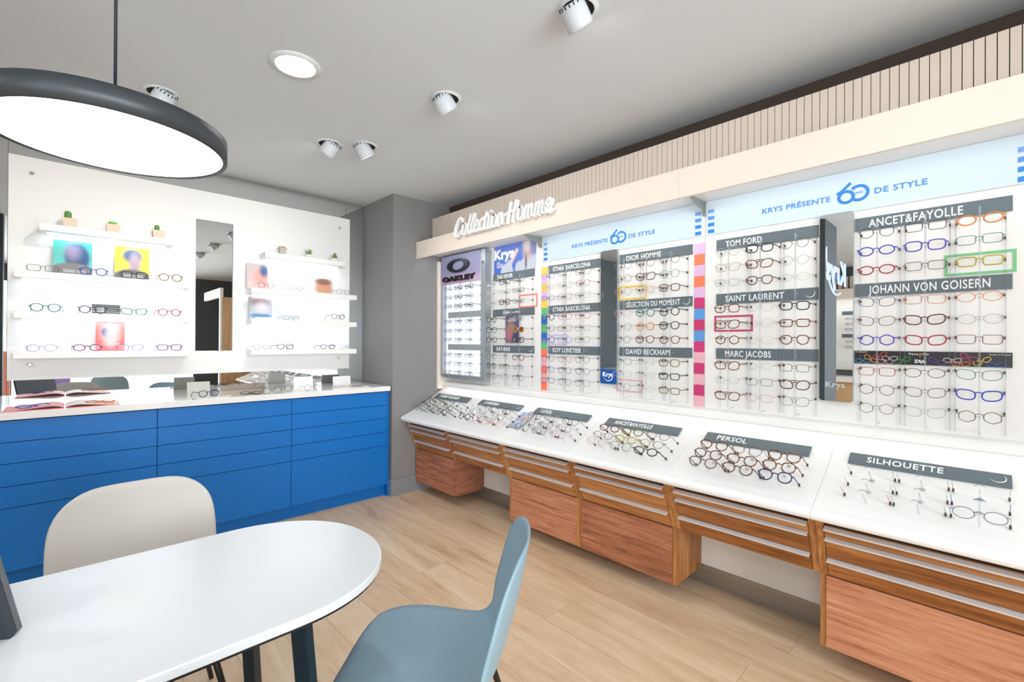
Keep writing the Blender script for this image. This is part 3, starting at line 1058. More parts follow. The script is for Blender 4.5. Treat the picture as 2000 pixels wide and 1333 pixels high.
# two tall try-on mirrors on the display wall
def rrect(w_, h_, r, n=5):
    p = []
    for cx, cz, a0 in ((w_ - r, h_ - r, 0), (r, h_ - r, 90), (r, r, 180), (w_ - r, r, 270)):
        p += arc(cx, cz, r, r, a0, a0 + 90, n)
    return p


def tallmirror(y0, y1, z0, z1, label):
    m = thing('tryon_mirror', label, 'mirror', wallF(y0, z0, 2.5695), 'tall try-on mirrors')
    obj('body', MB().prism(rrect(y0 - y1, z1 - z0, .014), 'y', -.020, -.0005), mat('mirror_edge', (176, 184, 186), .3, .3), m)
    obj('glass', MB().prism([(x + .0015, z + .0015) for x, z in rrect(y0 - y1 - .003, z1 - z0 - .003, .0125)], 'y', -.0206, -.0201), M_MIRROR, m)
    return m


m1 = tallmirror(1.797, 1.667, 1.064, 1.940, 'tall narrow mirror between the two middle bays with blue card')
m2 = tallmirror(.558, .427, 1.069, 1.938, 'tall narrow mirror left of the far right bay')
text('etched_lettering', 'Krys', .075, .024, glassmat('etched_white', (1, 1, 1), .5, .45), m2, .026, .066, -.0208, .0006, .03)
cdm = thing('logo_card', 'blue card with white lettering fixed to the bottom of a mirror', 'card', wallF(1.7915, 1.072, 2.5480))
obj('card', MB().prism(rrect(.121, .088, .004), 'y', -.002, 0), mat('card_blue', (12, 86, 168), .4), cdm)
text('lettering', 'Krys', .080, .027, M_TXT, cdm, .018, .042, -.0022, weight=.04)
emblem(cdm, .062, .046, .036, -.0024)

# large blue poster
ps = thing('poster', 'blue poster with white lettering and blurred figure under the fascia', 'poster', wallF(2.876, 1.9005))
SLV = (202, 208, 218)
HND = (234, 198, 186)
pm = printmat('poster_blue_print', (96, 124, 206), (72, 112, 204), .22, [(.43, .03, .13, .085, .15, SLV), (.30, .02, .05, .055, .2, SLV), (.155, -.01, .075, .085, .12, SLV), (.185, .065, .030, .030, .3, SLV), (.212, .090, .017, .022, .3, HND), (.232, .115, .016, .022, .3, HND), (.250, .140, .017, .024, .3, HND), (.268, .162, .018, .020, .35, HND), (.385, .150, .050, .070, .55, (206, 172, 166)), (.385, .20, .045, .05, .6, (216, 208, 206)), (.45, .18, .035, .07, .7, (130, 138, 180)), (.37, .06, .012, .06, .5, (120, 112, 122))])
obj('sheet', box(0, .474, -.004, 0, 0, .2235), pm, ps)
text('lettering', 'Krys', .235, .072, M_TXT, ps, .004, .118, -.0045, .001, .05)
for i, t in enumerate(('OUI,', 'LE STYLE', 'À UN PRIX')):
    text('lettering', t, (.04, .075, .08)[i], .012, M_TXT, ps, .034, .082 - i * .018, -.0045, .001, .02)
bp = thing('small_poster', 'small purple poster among the glasses under the blue poster', 'poster', wallF(2.7205, 1.330, 2.556))
obj('sheet', box(0, .148, -.003, 0, 0, .212), printmat('poster_purple_print', (88, 76, 112), (92, 74, 112), .212, [(.045, .07, .045, .06, .6, (190, 110, 130)), (.06, .12, .04, .05, .7, (170, 130, 110)), (.13, .04, .05, .05, .6, (60, 60, 96))]), bp)
text('lettering', 'Ray-Ban', .05, .008, M_TXT, bp, .045, .192, -.0035, .001)
obj('caption', MB().box(.02, .125, -.0042, -.003, .180, .184).box(.03, .115, -.0042, -.003, .170, .173), M_TXT, bp)

# backlit grey case at the far left
cs = thing('backlit_case', 'grey framed backlit eyewear case with purple header', 'display case', wallF(3.531, 1.012, 2.569))
Wc = 3.531 - 2.915
obj('frame', MB().box(0, .012, -.07, 0, 0, 1.10).box(Wc - .055, Wc, -.07, 0, 0, 1.10).box(.012, Wc - .055, -.07, 0, 0, .028).box(.012, Wc - .055, -.07, 0, 1.088, 1.10), M_ALUG, cs)
obj('light_panel', box(.0125, Wc - .0555, -.022, -.002, .0285, 1.0875), emis('backlight_white', (236, 244, 255), 1.15), cs)
obj('header', box(.004, Wc - .058, -.078, -.0705, .840, 1.098), printmat('header_purple_print', (150, 148, 182), (186, 160, 190), 1.1, [(.2, 1.02, .3, .10, .6, (140, 142, 176)), (.3, .86, .3, .05, .6, (196, 164, 190))]), cs)
ox_, oi_ = arc(.265, 1.0, .155, .060, 0, 360, 40), arc(.265, 1.0, .088, .040, 0, 360, 40)
ring = MB()
for i in range(40):
    q4 = [ox_[i], ox_[i + 1], oi_[i + 1], oi_[i]]
    ring.prism(q4, 'y', -.092, -.0785)
obj('oval_mark', ring, M_BLACK, cs)
text('lettering', 'OAKLEY', .47, .040, M_BLACK, cs, .035, .868, -.079, .012, .05)
for z in (.540, .250):
    obj('divider_bar', box(.07, Wc - .058, -.045, -.023, z, z + .052), mat('pale_divider', (168, 176, 180), .4), cs)
obj('lock', box(Wc - .036, Wc - .022, -.072, -.07, .98, 1.0), M_BLACK, cs)

# ------------------------------------------------------------------ counter racks
crk = [('nearest the column', 3.275, 'TOMMY HILFIGER', .28, 0, 'rBa rBm pKm|rKa rGm rZa|rGa rKm rKa'),
       ('second from the column', 2.655, 'CARRERA', .17, 1, 'pSm rKm rKm|pKm rSm rZm|rKa pRm rOm'),
       ('third from the column', 2.035, 'LOOL', .10, 0, 'rBm pSm rKm|rKm rBm rGm|rKm rGm rPm'),
       ('fourth from the column', 1.424, 'ANCET&FAYOLLE', .25, 0, 'oBa oLa oZm|oBm oYa oLm|pPm pGm oKa'),
       ('fifth from the column', .804, 'PERSOL', .145, 0, 'pWa pWm pWa|pBa pWa pWa|pZa pBa pNa'),
       ('at far right', .182, 'SILHOUETTE', .236, 1, 'oSr oSr oSr|oSr oSr oUr|oCr oSr oGm')]
crs = [-.030, -.103, -.168]
for ph, yc, tx, tw, em, tab in crk:
    sign(ctrF(yc + .239), .478, .066, tx, .062, tw, .031, 'grey sign strip with white lettering on the counter rack ' + ph, em, italic=0.0)
    rk = thing('acrylic_counter_rack', 'clear acrylic eyewear stand on the sloping counter, ' + ph, 'rack', slopeF(yc * .968, 0, .0), 'clear counter stands')
    for c in range(3):
        x = (c - 1) * .153
        rd = MB()
        for s_ in crs:
            rd.tube([(x, -.004, s_ + .040), (x, -.074, s_ + .006)], .003, 6)
            rd.lathe([(.009, -.0045), (.009, -.0025)], 12, M=T(x, 0, s_ + .040) @ Matrix.Rotation(PI / 2, 4, 'X') @ T(0, 0, .0065))
        obj('holder', rd, M_ACRY, rk)
    for r, row in enumerate(tab.split('|')):
        for c, sp in enumerate(row.split()):
            sp = spec(sp)
            M = slopeF(yc * .968 - (c - 1) * .153 + random.uniform(-.002, .002), crs[r], .086, True)
            glasses(sp, M, '%s, %s in %s row, counter rack %s' % (cname(sp), COLN[c], ('back', 'middle', 'front')[r], ph), 'glasses on the sloping counter', scale=1.06)
lf = thing('leaflet', 'pale blue leaflet propped among glasses between the counter racks', 'leaflet', slopeF(2.305, -.10, .004, False))
obj('sheet', box(-.06, .06, -.004, 0, 0, .19), printmat('leaflet_print', (150, 176, 216), (150, 160, 170), .19, [(.02, .12, .04, .05, .6, (220, 190, 190)), (.0, .06, .06, .04, .5, (190, 200, 220))]), lf)
text('lettering', 'LOOL', .05, .010, M_TXT, lf, -.03, .165, -.0045, .001)

# ------------------------------------------------------------------ things on the wall shelves
sh = [('L', 1, [(-.105, 'tZm', 'brown'), (.121, 'hUa', ''), (.321, 'qKa', ''), (.517, 'rLa', '')]),
      ('L', 2, [(-.093, 'pTa', ''), (.118, 'hNa', ''), (.322, 'cEa', ''), (.513, 'hRa', '')]),
      ('L', 3, [(-.107, 'oUm', ''), (.095, 'oXa', ''), (.305, 'cVm', ''), (.514, 'tXa', '')]),
      ('R', 1, [(1.129, 'rRm', ''), (1.353, 'hXm', ''), (1.750, 'hKm', '')]),
      ('R', 2, [(1.314, 'oKm', ''), (1.529, 'tJm', ''), (1.706, 'rBa', '')]),
      ('R', 3, [(1.098, 'oKm', ''), (1.272, 'qNa', ''), (1.617, 'oNa', ''), (1.775, 'oSm', '')])]
for side, k, lst in sh:
    for i, (x, sp, _) in enumerate(lst):
        sp = spec(sp)
        hb = gmesh(sp[0], sp[2])[7]
        sca = 1.08 if side == 'L' else 1.0
        lift = .021 if (side, k, i) == ('R', 2, 2) else 0
        M = T(x, 3.957, SHZ[side, k] + hb * sca + lift) @ RZ(random.uniform(-.06, .06))
        glasses(sp, M, '%s standing on the %s of the %s stack%s' % (cname(sp), rown[k].replace(' from the top', ''), 'left' if side == 'L' else 'right', ', by the poster' if (side, k, i) in (('R', 1, 0),) else ''), 'glasses on the white shelves', free=True, scale=sca)
tag(obj('display_block', box(1.625, 1.79, 3.955, 4.085, SHZ['R', 2], SHZ['R', 2] + .0205), M_WHITE), 'flat white block under brown round glasses on the right stack', 'block')


def card(name, label, x0, x1, y, z0, h, m, cat='card', lean=.02):
    t = thing(name, label, cat, T(x0, y, z0))
    obj('sheet', MB().prism([(0, 0), (.004, 0), (.004 + lean, h), (lean, h)], 'x', 0, x1 - x0), m, t)
    return t


SK = (206, 170, 168)
card('portrait_card', 'teal portrait card with blurred face on the left stack', -.064, .117, 4.045, SHZ['L', 1], .219, printmat('card_teal_print', (64, 170, 156), (120, 212, 206), .219, [(.11, .115, .058, .090, .22, (46, 84, 128)), (.088, .15, .034, .050, .8, (150, 140, 170)), (.09, -.01, .125, .090, .10, (132, 128, 124))]), 'card')
c1 = card('portrait_card', 'yellow portrait card with blurred head on the left stack', .227, .409, 4.045, SHZ['L', 1], .222, printmat('card_yellow_print', (236, 206, 40), (236, 226, 96), .222, [(.092, .165, .052, .045, .4, (72, 100, 134)), (.105, .115, .030, .065, .55, (182, 160, 176)), (.09, -.02, .115, .092, .10, (112, 112, 114))])).name
card('portrait_card', 'coral card with white script on the bottom shelf of left stack', .136, .281, 4.05, SHZ['L', 3], .198, printmat('card_coral_print', (236, 104, 96), (236, 112, 110), .198, [(.075, .11, .055, .06, .4, (224, 180, 168)), (.05, .125, .022, .03, .5, (80, 84, 140)), (.075, .09, .03, .06, .7, (214, 206, 204))]))
for o in list(COL.objects):
    if o.get('label', '').startswith('coral card'):
        text('lettering', 'CHROM', .09, .016, M_TXT, o, .030, .035, -.0, .001, 0)
    if o.get('label', '').startswith('teal portrait') or o.get('label', '').startswith('yellow portrait'):
        for r in range(2):
            obj('caption', MB().box(.045, .10, -.002, .003, .028 - r * .010, .034 - r * .010).box(.105, .150, -.002, .003, .028 - r * .010, .034 - r * .010), mat('caption_grey', (206, 206, 206), .6), o)
nd = card('logo_plate', 'white plate with black stripes and letters on the left stack', .112, .262, 4.05, SHZ['L', 2], .075, M_WHITE, 'plate', .01)
for r in range(5):
    obj('bar', box(.062 if 0 < r < 4 else .004, .146, -.004, .003 + .01 * (.012 + r * .0125) / .075, .009 + r * .0125, .0145 + r * .0125), M_BLACK, nd)
text('lettering', 'NAO', .05, .014, M_BLACK, nd, .006, .042, -.001, .003, .03)
text('lettering', 'NED', .05, .014, M_BLACK, nd, .006, .022, -.001, .003, .03)
mxc = card('portrait_card', 'pale pink portrait card with blurred face on the right stack', 1.016, 1.169, 4.05, SHZ['R', 1], .203, printmat('card_pink_print', (196, 186, 184), (226, 196, 192), .203, [(.10, .10, .05, .07, .6, (224, 164, 152)), (.125, .15, .03, .045, .6, (70, 96, 140))]))
text('lettering', 'MYKITA', .10, .016, M_TXT, mxc, .008, .030, 0, .001, 0)
card('portrait_card', 'wide pale card with blurred brown hair on the right stack', 1.496, 1.701, 4.05, SHZ['R', 1], .138, printmat('card_brown_print', (214, 226, 232), (220, 224, 226), .138, [(.125, .05, .075, .085, .35, (206, 150, 118)), (.125, .11, .07, .03, .5, (140, 96, 80))]))
kn = card('portrait_card', 'blurred blue-grey photo card on the third shelf of right stack', 1.032, 1.197, 4.04, SHZ['R', 2], .178, printmat('card_grey_print', (150, 130, 128), (200, 216, 230), .178, [(.08, .14, .055, .04, .5, (132, 108, 104)), (.08, .03, .08, .02, .4, (96, 140, 176)), (.09, .095, .05, .04, .7, (214, 206, 212))]))
tag(obj('display_block', box(1.06, 1.215, 3.985, 4.03, SHZ['R', 2], SHZ['R', 2] + .017), M_WHITE), 'low white block before the blue-grey photo card', 'block')
card('glass_plate', 'clear upright plate beside the blue-grey photo card', 1.235, 1.42, 4.05, SHZ['R', 2], .085, M_ACRY, 'plate', .006)
bxx = thing('spectacle_box', 'white box standing open on the bottom shelf of right stack', 'box', T(1.378, 4.02, SHZ['R', 3]))
obj('base', box(0, .131, 0, .06, 0, .086), M_WHITE, bxx, bevel=.002)
obj('lid', box(-.004, .116, -.003, .063, .0865, .098), M_WHITE, bxx, bevel=.002)

# plants
M_POTW = mat('whitewashed_pot', (226, 206, 184), .7)
M_POTG = mat('stone_grey_pot', (186, 180, 174), .7)
M_CER = mat('white_ceramic', (240, 238, 234), .25)
M_CAC = mat('cactus_green', (96, 146, 76), .7)
M_SUC = mat('bright_succulent', (104, 204, 62), .5)
M_ALO = mat('aloe_green', (108, 152, 66), .5)
M_SOIL = mat('potting_soil', (92, 74, 58), .9)
M_MOSS = mat('yellow_green_moss', (166, 164, 44), .8)
ZT = 2.036


def sqpot(name, label, x, m):
    p = thing(name, label, 'potted plant', T(x, 3.99, ZT) @ Matrix.Scale(1.42, 4), 'small plants on the top shelves')
    hw = .021
    mb = MB().prism([(-.5, 0)], 'y', 0, 0) if False else MB()
    vs = [(-hw, -hw, 0), (hw, -hw, 0), (hw, hw, 0), (-hw, hw, 0), (-hw - .003, -hw - .003, .038), (hw + .003, -hw - .003, .038), (hw + .003, hw + .003, .038), (-hw - .003, hw + .003, .038), (-hw + .002, -hw + .002, .038), (hw - .002, -hw + .002, .038), (hw - .002, hw - .002, .038), (-hw + .002, hw - .002, .038), (-hw + .002, -hw + .002, .03), (hw - .002, -hw + .002, .03), (hw - .002, hw - .002, .03), (-hw + .002, hw - .002, .03)]
    fs = [(3, 2, 1, 0)] + [(a, (a + 1) % 4, (a + 1) % 4 + 4, a + 4) for a in range(4)] + [(a + 4, (a + 1) % 4 + 4, (a + 1) % 4 + 8, a + 8) for a in range(4)] + [(a + 8, (a + 1) % 4 + 8, (a + 1) % 4 + 12, a + 12) for a in range(4)]
    mb.add(vs, fs)
    obj('pot', mb, m, p)
    obj('soil', box(-hw + .002, hw - .002, -hw + .002, hw - .002, .026, .032), M_SOIL, p)
    return p


def cactus(parent, x, z, r, h, nr=9):
    mb = MB()
    seg = nr * 4
    rings = [(1, 0), (1.05, .3), (1.05, .75), (.85, .9), (.5, .98), (.05, 1.0)]
    vs, fs = [], []
    for k, (f, t) in enumerate(rings):
        for i in range(seg):
            a = 2 * PI * i / seg
            rr = r * f * (1 + .12 * math.cos(nr * a))
            vs.append((x + rr * math.cos(a), rr * math.sin(a), z + t * h))
    for k in range(len(rings) - 1):
        for i in range(seg):
            j = (i + 1) % seg
            fs.append((k * seg + i, k * seg + j, (k + 1) * seg + j, (k + 1) * seg + i))
    fs.append(tuple((len(rings) - 1) * seg + i for i in range(seg)))
    mb.add(vs, fs, True)
    return obj('cactus', mb, M_CAC, parent)


def leaf(mb, base, az, el, ln, wd):
    d = Vector((math.cos(az) * math.cos(el), math.sin(az) * math.cos(el), math.sin(el)))
    sd = d.cross(Vector((0, 0, 1)))
    sd = sd.normalized() if sd.length > .01 else Vector((1, 0, 0))
    nn = sd.cross(d)
    b = Vector(base)
    q = [b - sd * wd * .5, b + d * ln * .5 - sd * wd * .6, b + d * ln + nn * ln * .06, b + d * ln * .5 + sd * wd * .6, b + sd * wd * .5, b + d * ln * .5 - nn * wd * .5, b - nn * wd * .3]
    mb.add(q, [(0, 1, 2, 3, 4), (0, 6, 5, 1), (1, 5, 2), (2, 5, 3), (3, 5, 6, 4)])


p = sqpot('potted_cactus', 'taller green cactus in a square pale pot at left', .010, M_POTW)
cactus(p, -.006, .03, .0105, .042)
cactus(p, .016, .03, .006, .012)
p = sqpot('potted_succulent', 'bright green spiky succulent in a square pale pot', .214, M_POTW)
for i in range(22):
    mb = MB()
    leaf(mb, (0, 0, .033), i * 2.4, .25 + .9 * ((i % 5) / 5), .028, .008)
    obj('leaf', mb, M_SUC, p)
p = sqpot('potted_cactus', 'shorter green cactus in a square pale pot near the narrow mirror', .452, M_POTW)
cactus(p, -.006, .03, .009, .036)
cactus(p, .016, .03, .0055, .010)
p = thing('potted_moss', 'tapered grey stone pot with yellow-green moss', 'potted plant', T(1.256, 3.99, ZT) @ Matrix.Scale(1.3, 4), 'small plants on the top shelves')
obj('pot', MB().lathe([(.020, 0), (.031, .040), (.029, .040), (.027, .034)], 4, M=RZ(PI / 4), smooth=False), M_POTG, p)
mb = MB()
for i in range(26):
    a, rr = i * 2.4, .020 * math.sqrt(i / 26)
    mb.lathe([(.005, -.003), (.0055, .002), (.003, .006), (.0004, .0075)], 6, c=(rr * math.cos(a), rr * math.sin(a), .037 + .003 * (i % 3)))
o = obj('moss', mb, M_MOSS, p)
o['kind'] = 'stuff'
p = thing('potted_aloe', 'small upright aloe in a round white pot', 'potted plant', T(1.467, 3.99, ZT) @ Matrix.Scale(1.3, 4), 'small plants on the top shelves')
obj('pot', MB().lathe([(.012, 0), (.020, .005), (.022, .013), (.018, .021), (.016, .021), (.014, .017)], 20), M_CER, p)
for i in range(12):
    mb = MB()
    leaf(mb, (.004 * math.cos(i * 2.4), .004 * math.sin(i * 2.4), .017), i * 2.4, 1.0 + .3 * (i % 3) / 2, .042 + .006 * (i % 2), .007)
    obj('leaf', mb, M_ALO, p)
p = thing('potted_rosette', 'small round rosette succulent in a white bowl', 'potted plant', T(1.687, 3.99, ZT) @ Matrix.Scale(1.3, 4), 'small plants on the top shelves')
obj('pot', MB().lathe([(.015, 0), (.023, .005), (.025, .012), (.021, .019), (.019, .019), (.016, .015)], 20), M_CER, p)
for i in range(20):
    mb = MB()
    leaf(mb, (0, 0, .018 + .0012 * i), i * 2.4, .35 + 1.0 * i / 20, .024 - .0004 * i, .016)
    obj('leaf', mb, mat('rosette_green', (112, 140, 82), .6), p)

# ------------------------------------------------------------------ things on the blue counter
bk = thing('open_book', 'open catalogue with coral cover lying on the white worktop', 'book', T(-.005, 3.60, CT))
M_COV = mat('coral_cover', (238, 128, 128), .5)
M_PG = mat('page_white', (240, 232, 226), .6)
obj('cover', MB().box(-.238, -.002, 0, .25, 0, .004).box(.002, .236, 0, .25, 0, .004), M_COV, bk)
for s in (-1, 1):
    for q, (hh, m) in enumerate(((.020, M_PG), (.013, mat('page_inner', (210, 160, 158), .6)))):
        prof2 = [(s * (.004 + .226 * t), .0045 + q * -.0005 + hh * math.sin(min(1, t * 3.2) * PI / 2) * (1 - t) ** 1.3 + .003 * (1 - t)) for t in [i / 14 for i in range(15)]]
        back2 = [(x, max(.0042, z - .0012)) for x, z in prof2][::-1]
        obj('pages', MB().prism(prof2 + back2, 'y', .004 + q * .002, .246 - q * .002), (mat('page_coral', (238, 176, 176), .6) if s < 0 and q == 0 else m), bk)
hb = gmesh('hex', 'a')[7]


def lying(sp, x, y, z, rz, label, flat=False):
    sp = spec(sp)
    hb_ = gmesh(sp[0], sp[2])[7]
    if flat:
        return glasses(sp, T(x, y, z + hb_ * .34 + .003) @ RZ(rz) @ Matrix.Rotation(math.radians(-68), 4, 'X'), label, 'glasses on the white worktop', free=True, folded=True)
    return glasses(sp, T(x, y, z + hb_) @ RZ(rz), label, 'glasses on the white worktop', free=True)


lying('qVa', -.13, 3.665, CT + .009, .25, 'violet-blue square glasses lying on the left page of the open book', True)
lying('pOa', .145, 3.66, CT + .010, -.1, 'orange panto-shaped glasses lying on the right page of the open book', True)
lying('pNa', .70, 3.70, CT, .12, 'navy panto-shaped glasses in front of the grey-beige card')
lying('qKa', .955, 3.69, CT, -.25, 'black square glasses, left of two lying together on the worktop', True)
lying('tKm', 1.085, 3.655, CT, -.35, 'thin black rectangular glasses, right of two lying together on the worktop')
lying('pBm', 1.19, 3.74, CT, -.3, 'thin brown glasses behind the pair on the worktop')
lying('rKm', 1.375, 3.655, CT, -.15, 'thin black round glasses in front of the taller white card')
card('display_card', 'grey-beige upright card near the middle of the worktop', .600, .735, 3.845, CT, .095, mat('beige_card', (196, 194, 184), .6), 'card', .012)
tag(obj('tray', MB().prism([(-.11, .004), (-.085, 0), (.085, 0), (.11, .004), (.11, .0055), (.085, .0015), (-.085, .0015), (-.11, .0055)], 'y', -.05, .05), mat('paper_tray', (222, 220, 210), .6), M=T(.71, 3.655, CT)), 'flat beige paper tray lying before the grey-beige card', 'tray')
card('display_card', 'taller white upright card behind thin round glasses', 1.29, 1.435, 3.80, CT, .100, M_WHITE, 'card', .012)
card('display_card', 'white upright card near the column end of the worktop', 1.684, 1.844, 4.00, CT, .074, M_WHITE, 'card', .010)
br_ = thing('brochure', 'white open brochure lying at the column end of the worktop', 'brochure', T(1.72, 3.66, CT) @ RZ(-.12))
obj('sheet', box(-.13, .13, 0, .20, 0, .0025), M_PG, br_)
obj('printed_block', box(.01, .11, .05, .15, .0026, .0030), mat('print_grey', (120, 118, 116), .6), br_)

# ------------------------------------------------------------------ consultation table
tb = thing('table', 'white table with rounded end on black legs in foreground', 'table', T(0, 0, 0))
TZ = .74
out = [(.36 + .315 * math.copysign(abs(math.cos(a)) ** .94, math.cos(a)), 1.339 + .311 * math.copysign(abs(math.sin(a)) ** .94, math.sin(a))) for a in [(-90 + 180 * i / 40) * PI / 180 for i in range(41)]]
out += [(-.44, 1.66), (-.44, 1.028)]


def shrink(p, d):
    return [(x - d * (1 if x > .36 else 0) * (x - .36) / .315, 1.339 + (y - 1.339) * (1 - d / .311)) for x, y in p]


obj('top', MB().prism(out, 'z', TZ - .021, TZ), M_TABLE, tb, bevel=.003)
obj('underside', MB().prism(shrink(out, .004), 'z', TZ - .027, TZ - .0212), M_BLACK, tb)
for x, y, dx, dy in ((.39, 1.10, .05, -.035), (.39, 1.56, .05, .035), (-.33, 1.10, -.05, -.035), (-.33, 1.56, -.05, .035)):
    obj('leg', MB().tube([(x, y, TZ - .027), (x + dx, y + dy, 0)], .024, 4, upv=(1, 1, 0)), mat('dark_teal_steel', (24, 44, 54), .35, .4), tb)
obj('rail', MB().box(-.33, .39, 1.31, 1.35, TZ - .055, TZ - .028), M_BLACK, tb)

# screen seen from behind at the left picture edge
lpM = T(-.063, 1.372, TZ) @ RZ(math.atan2(.54, -.84))
lp_ = thing('tilted_screen', 'dark grey tilted screen at the left edge of the table', 'screen', lpM)
tl_ = Matrix.Rotation(-.30, 4, 'X')
obj('housing', MB().box(0, .33, .008, .026, .006, .225, M=tl_), mat('screen_dark', (52, 60, 66), .4, .3), lp_, bevel=.003)
obj('bezel', MB().box(0, .33, -.006, .0075, .004, .228, M=tl_), mat('screen_grey', (104, 108, 112), .35, .4), lp_, bevel=.003)
obj('foot', box(.10, .23, -.06, .05, .0005, .006), M_BLACK, lp_)

# ------------------------------------------------------------------ shell chairs
CP = [(-.246, .428, .216), (-.232, .437, .224), (-.200, .446, .232), (-.12, .447, .240), (-.02, .438, .242), (.07, .430, .238), (.135, .436, .230), (.180, .466, .224), (.210, .522, .222), (.232, .60, .224), (.254, .690, .223), (.270, .770, .221), (.279, .826, .218)]


def shell():
    p0 = [Vector(q) for q in smooth(CP, 8)]
    cum = [0]
    for i in range(1, len(p0)):
        cum.append(cum[-1] + (p0[i].xy - p0[i - 1].xy).length)
    pr_ = []
    j = 0
    for i in range(45):
        t = cum[-1] * i / 44
        while j < len(cum) - 2 and cum[j + 1] < t:
            j += 1
        pr_.append(tuple(p0[j].lerp(p0[j + 1], min(1, (t - cum[j]) / max(1e-9, cum[j + 1] - cum[j])))))
    nv, nu = 45, 24

    def at(v):
        f = max(0, min(1, v)) * (nv - 1)
        i = min(int(f), nv - 2)
        return Vector(pr_[i]).lerp(Vector(pr_[i + 1]), f - i)
    grid = []
    for i in range(nv):
        v0 = i / (nv - 1)
        row = []
        for j in range(nu + 1):
            uu = -1 + 2 * j / nu
            v, fx = v0, 1.0
            if v0 > .66:
                q = (v0 - .66) / .34
                v, fx = .66 + .34 * q * (1 - .18 * abs(uu) ** 4.5), 1 - .16 * q ** 5
            elif v0 < .26:
                q = (.26 - v0) / .26
                v, fx = .26 - .26 * q * (1 - .17 * abs(uu) ** 4.5), 1 - .13 * q ** 5
            p_ = at(v)
            a, b = at(v - .10), at(v + .10)
            nn = Vector((-(b.y - a.y), b.x - a.x)).normalized()
            k1 = min(1, max(0, (v - .42) / .25))
            k1 = k1 * k1 * (3 - 2 * k1)
            ux = uu * fx
            lift = ux ** 2 * (.012 * min(1, max(0, v - .06) / .2) + .040 * k1)
            row.append((ux * p_.z, p_.x + nn.x * lift, p_.y + nn.y * lift))
        grid.append(row)
    vs = [p_ for r in grid for p_ in r]
    fs = [(i * (nu + 1) + j, i * (nu + 1) + j + 1, (i + 1) * (nu + 1) + j + 1, (i + 1) * (nu + 1) + j) for i in range(nv - 1) for j in range(nu)]
    return MB().add(vs, fs, True).mesh('shell')


SHELL = shell()
LEGM = {}
for sx in (-1, 1):
    for sy in (-1, 1):
        LEGM[sx, sy] = MB().tube([(sx * .11, .02 + sy * .09, .418), (sx * .15, .02 + sy * .13, .36), (sx * .225, .02 + sy * .225, .0)], [.011, .011, .008], 8).mesh('leg')


def chair(label, x, y, rz, m, sc3=(1, 1, 1)):
    c = thing('shell_chair', label, 'chair', T(x, y, 0) @ RZ(rz) @ Matrix.Diagonal((*sc3, 1)), 'moulded shell chairs')
    s = obj('shell', SHELL, m, c)
    md = s.modifiers.new('thickness', 'SOLIDIFY')
    md.thickness = .007
    md.offset = 0
    for k, me in LEGM.items():
        obj('leg', me, M_BLACK, c)
    obj('seat_mount', box(-.13, .13, -.09, .13, .412, .424), M_BLACK, c)
    return c


chair('warm white shell chair on the far side of the table', .185, 1.89, 0, M_CHW, (1.04, 1, .993))
chair('pale blue-grey shell chair on the near side of the table', .752, 1.106, math.atan2(-.69, -.725), M_CHB, (1.03, 1, .965))
chair('warm white shell chair on the near side, below the picture edge', .08, .86, PI, M_CHW)
chair('blue-grey shell chair reflected low in the wall mirror', .52, -.95, .3, M_CHB)

# ------------------------------------------------------------------ lamps
pd = thing('pendant_lamp', 'large round dark-rimmed pendant lamp with glowing white disc', 'pendant lamp', T(.080, 1.450, 1.80))
R_ = .2285
M_RIM = mat('graphite_rim', (62, 66, 70), .42, .3)
obj('rim', MB().lathe([(R_ - .010, 0), (R_, 0), (R_, .049), (R_ - .004, .0495)], 96, capb=False, capt=False), M_RIM, pd)
obj('top_plate', MB().lathe([(R_ - .004, .0485), (R_ - .004, .0495), (.02, .0500)], 96), M_RIM, pd)
obj('diffuser', MB().lathe([(R_ - .011, .006), (R_ - .010, .002)], 96, capb=True, capt=True), emis('pendant_glow', (252, 252, 252), 3.6), pd)
obj('ferrule', MB().lathe([(.0065, .0495), (.0065, .088), (.004, .090)], 16), M_BRONZ, pd)
obj('cord', MB().tube([(0, 0, .066), (0, 0, CZ - 1.80 - .02)], .0035, 8), mat('blue_black_cord', (18, 28, 40), .6), pd)
obj('ceiling_cup', MB().lathe([(.05, CZ - 1.80 - .022), (.05, CZ - 1.80 - .0005)], 32), M_BLACK, pd)

M_TRIM = mat('white_trim', (226, 226, 226), .5)


def downlight(x, y, label, e=120.0):
    d = thing('downlight', label, 'ceiling light', T(x, y, CZ), 'round recessed downlights')
    obj('trim_ring', MB().lathe([(.085, -.001), (.113, -.001), (.111, -.006), (.085, -.008)], 48, capb=False, capt=False), M_TRIM, d)
    obj('diffuser', MB().lathe([(.084, -.003), (.085, -.001)], 48), emis('downlight_glow', (250, 252, 255), e), d)


downlight(.757, 2.239, 'round glowing recessed downlight in the ceiling above the table')
for x, y, t in ((-1.6, 2.2, 'left of the table'), (-1.6, .2, 'left of the camera'), (.7, -1.0, 'behind the camera'), (-2.9, -1.2, 'far behind the camera')):  # unseen downlights added as fill for the room
    downlight(x, y, 'round recessed fill downlight added out of view ' + t, 110.0)


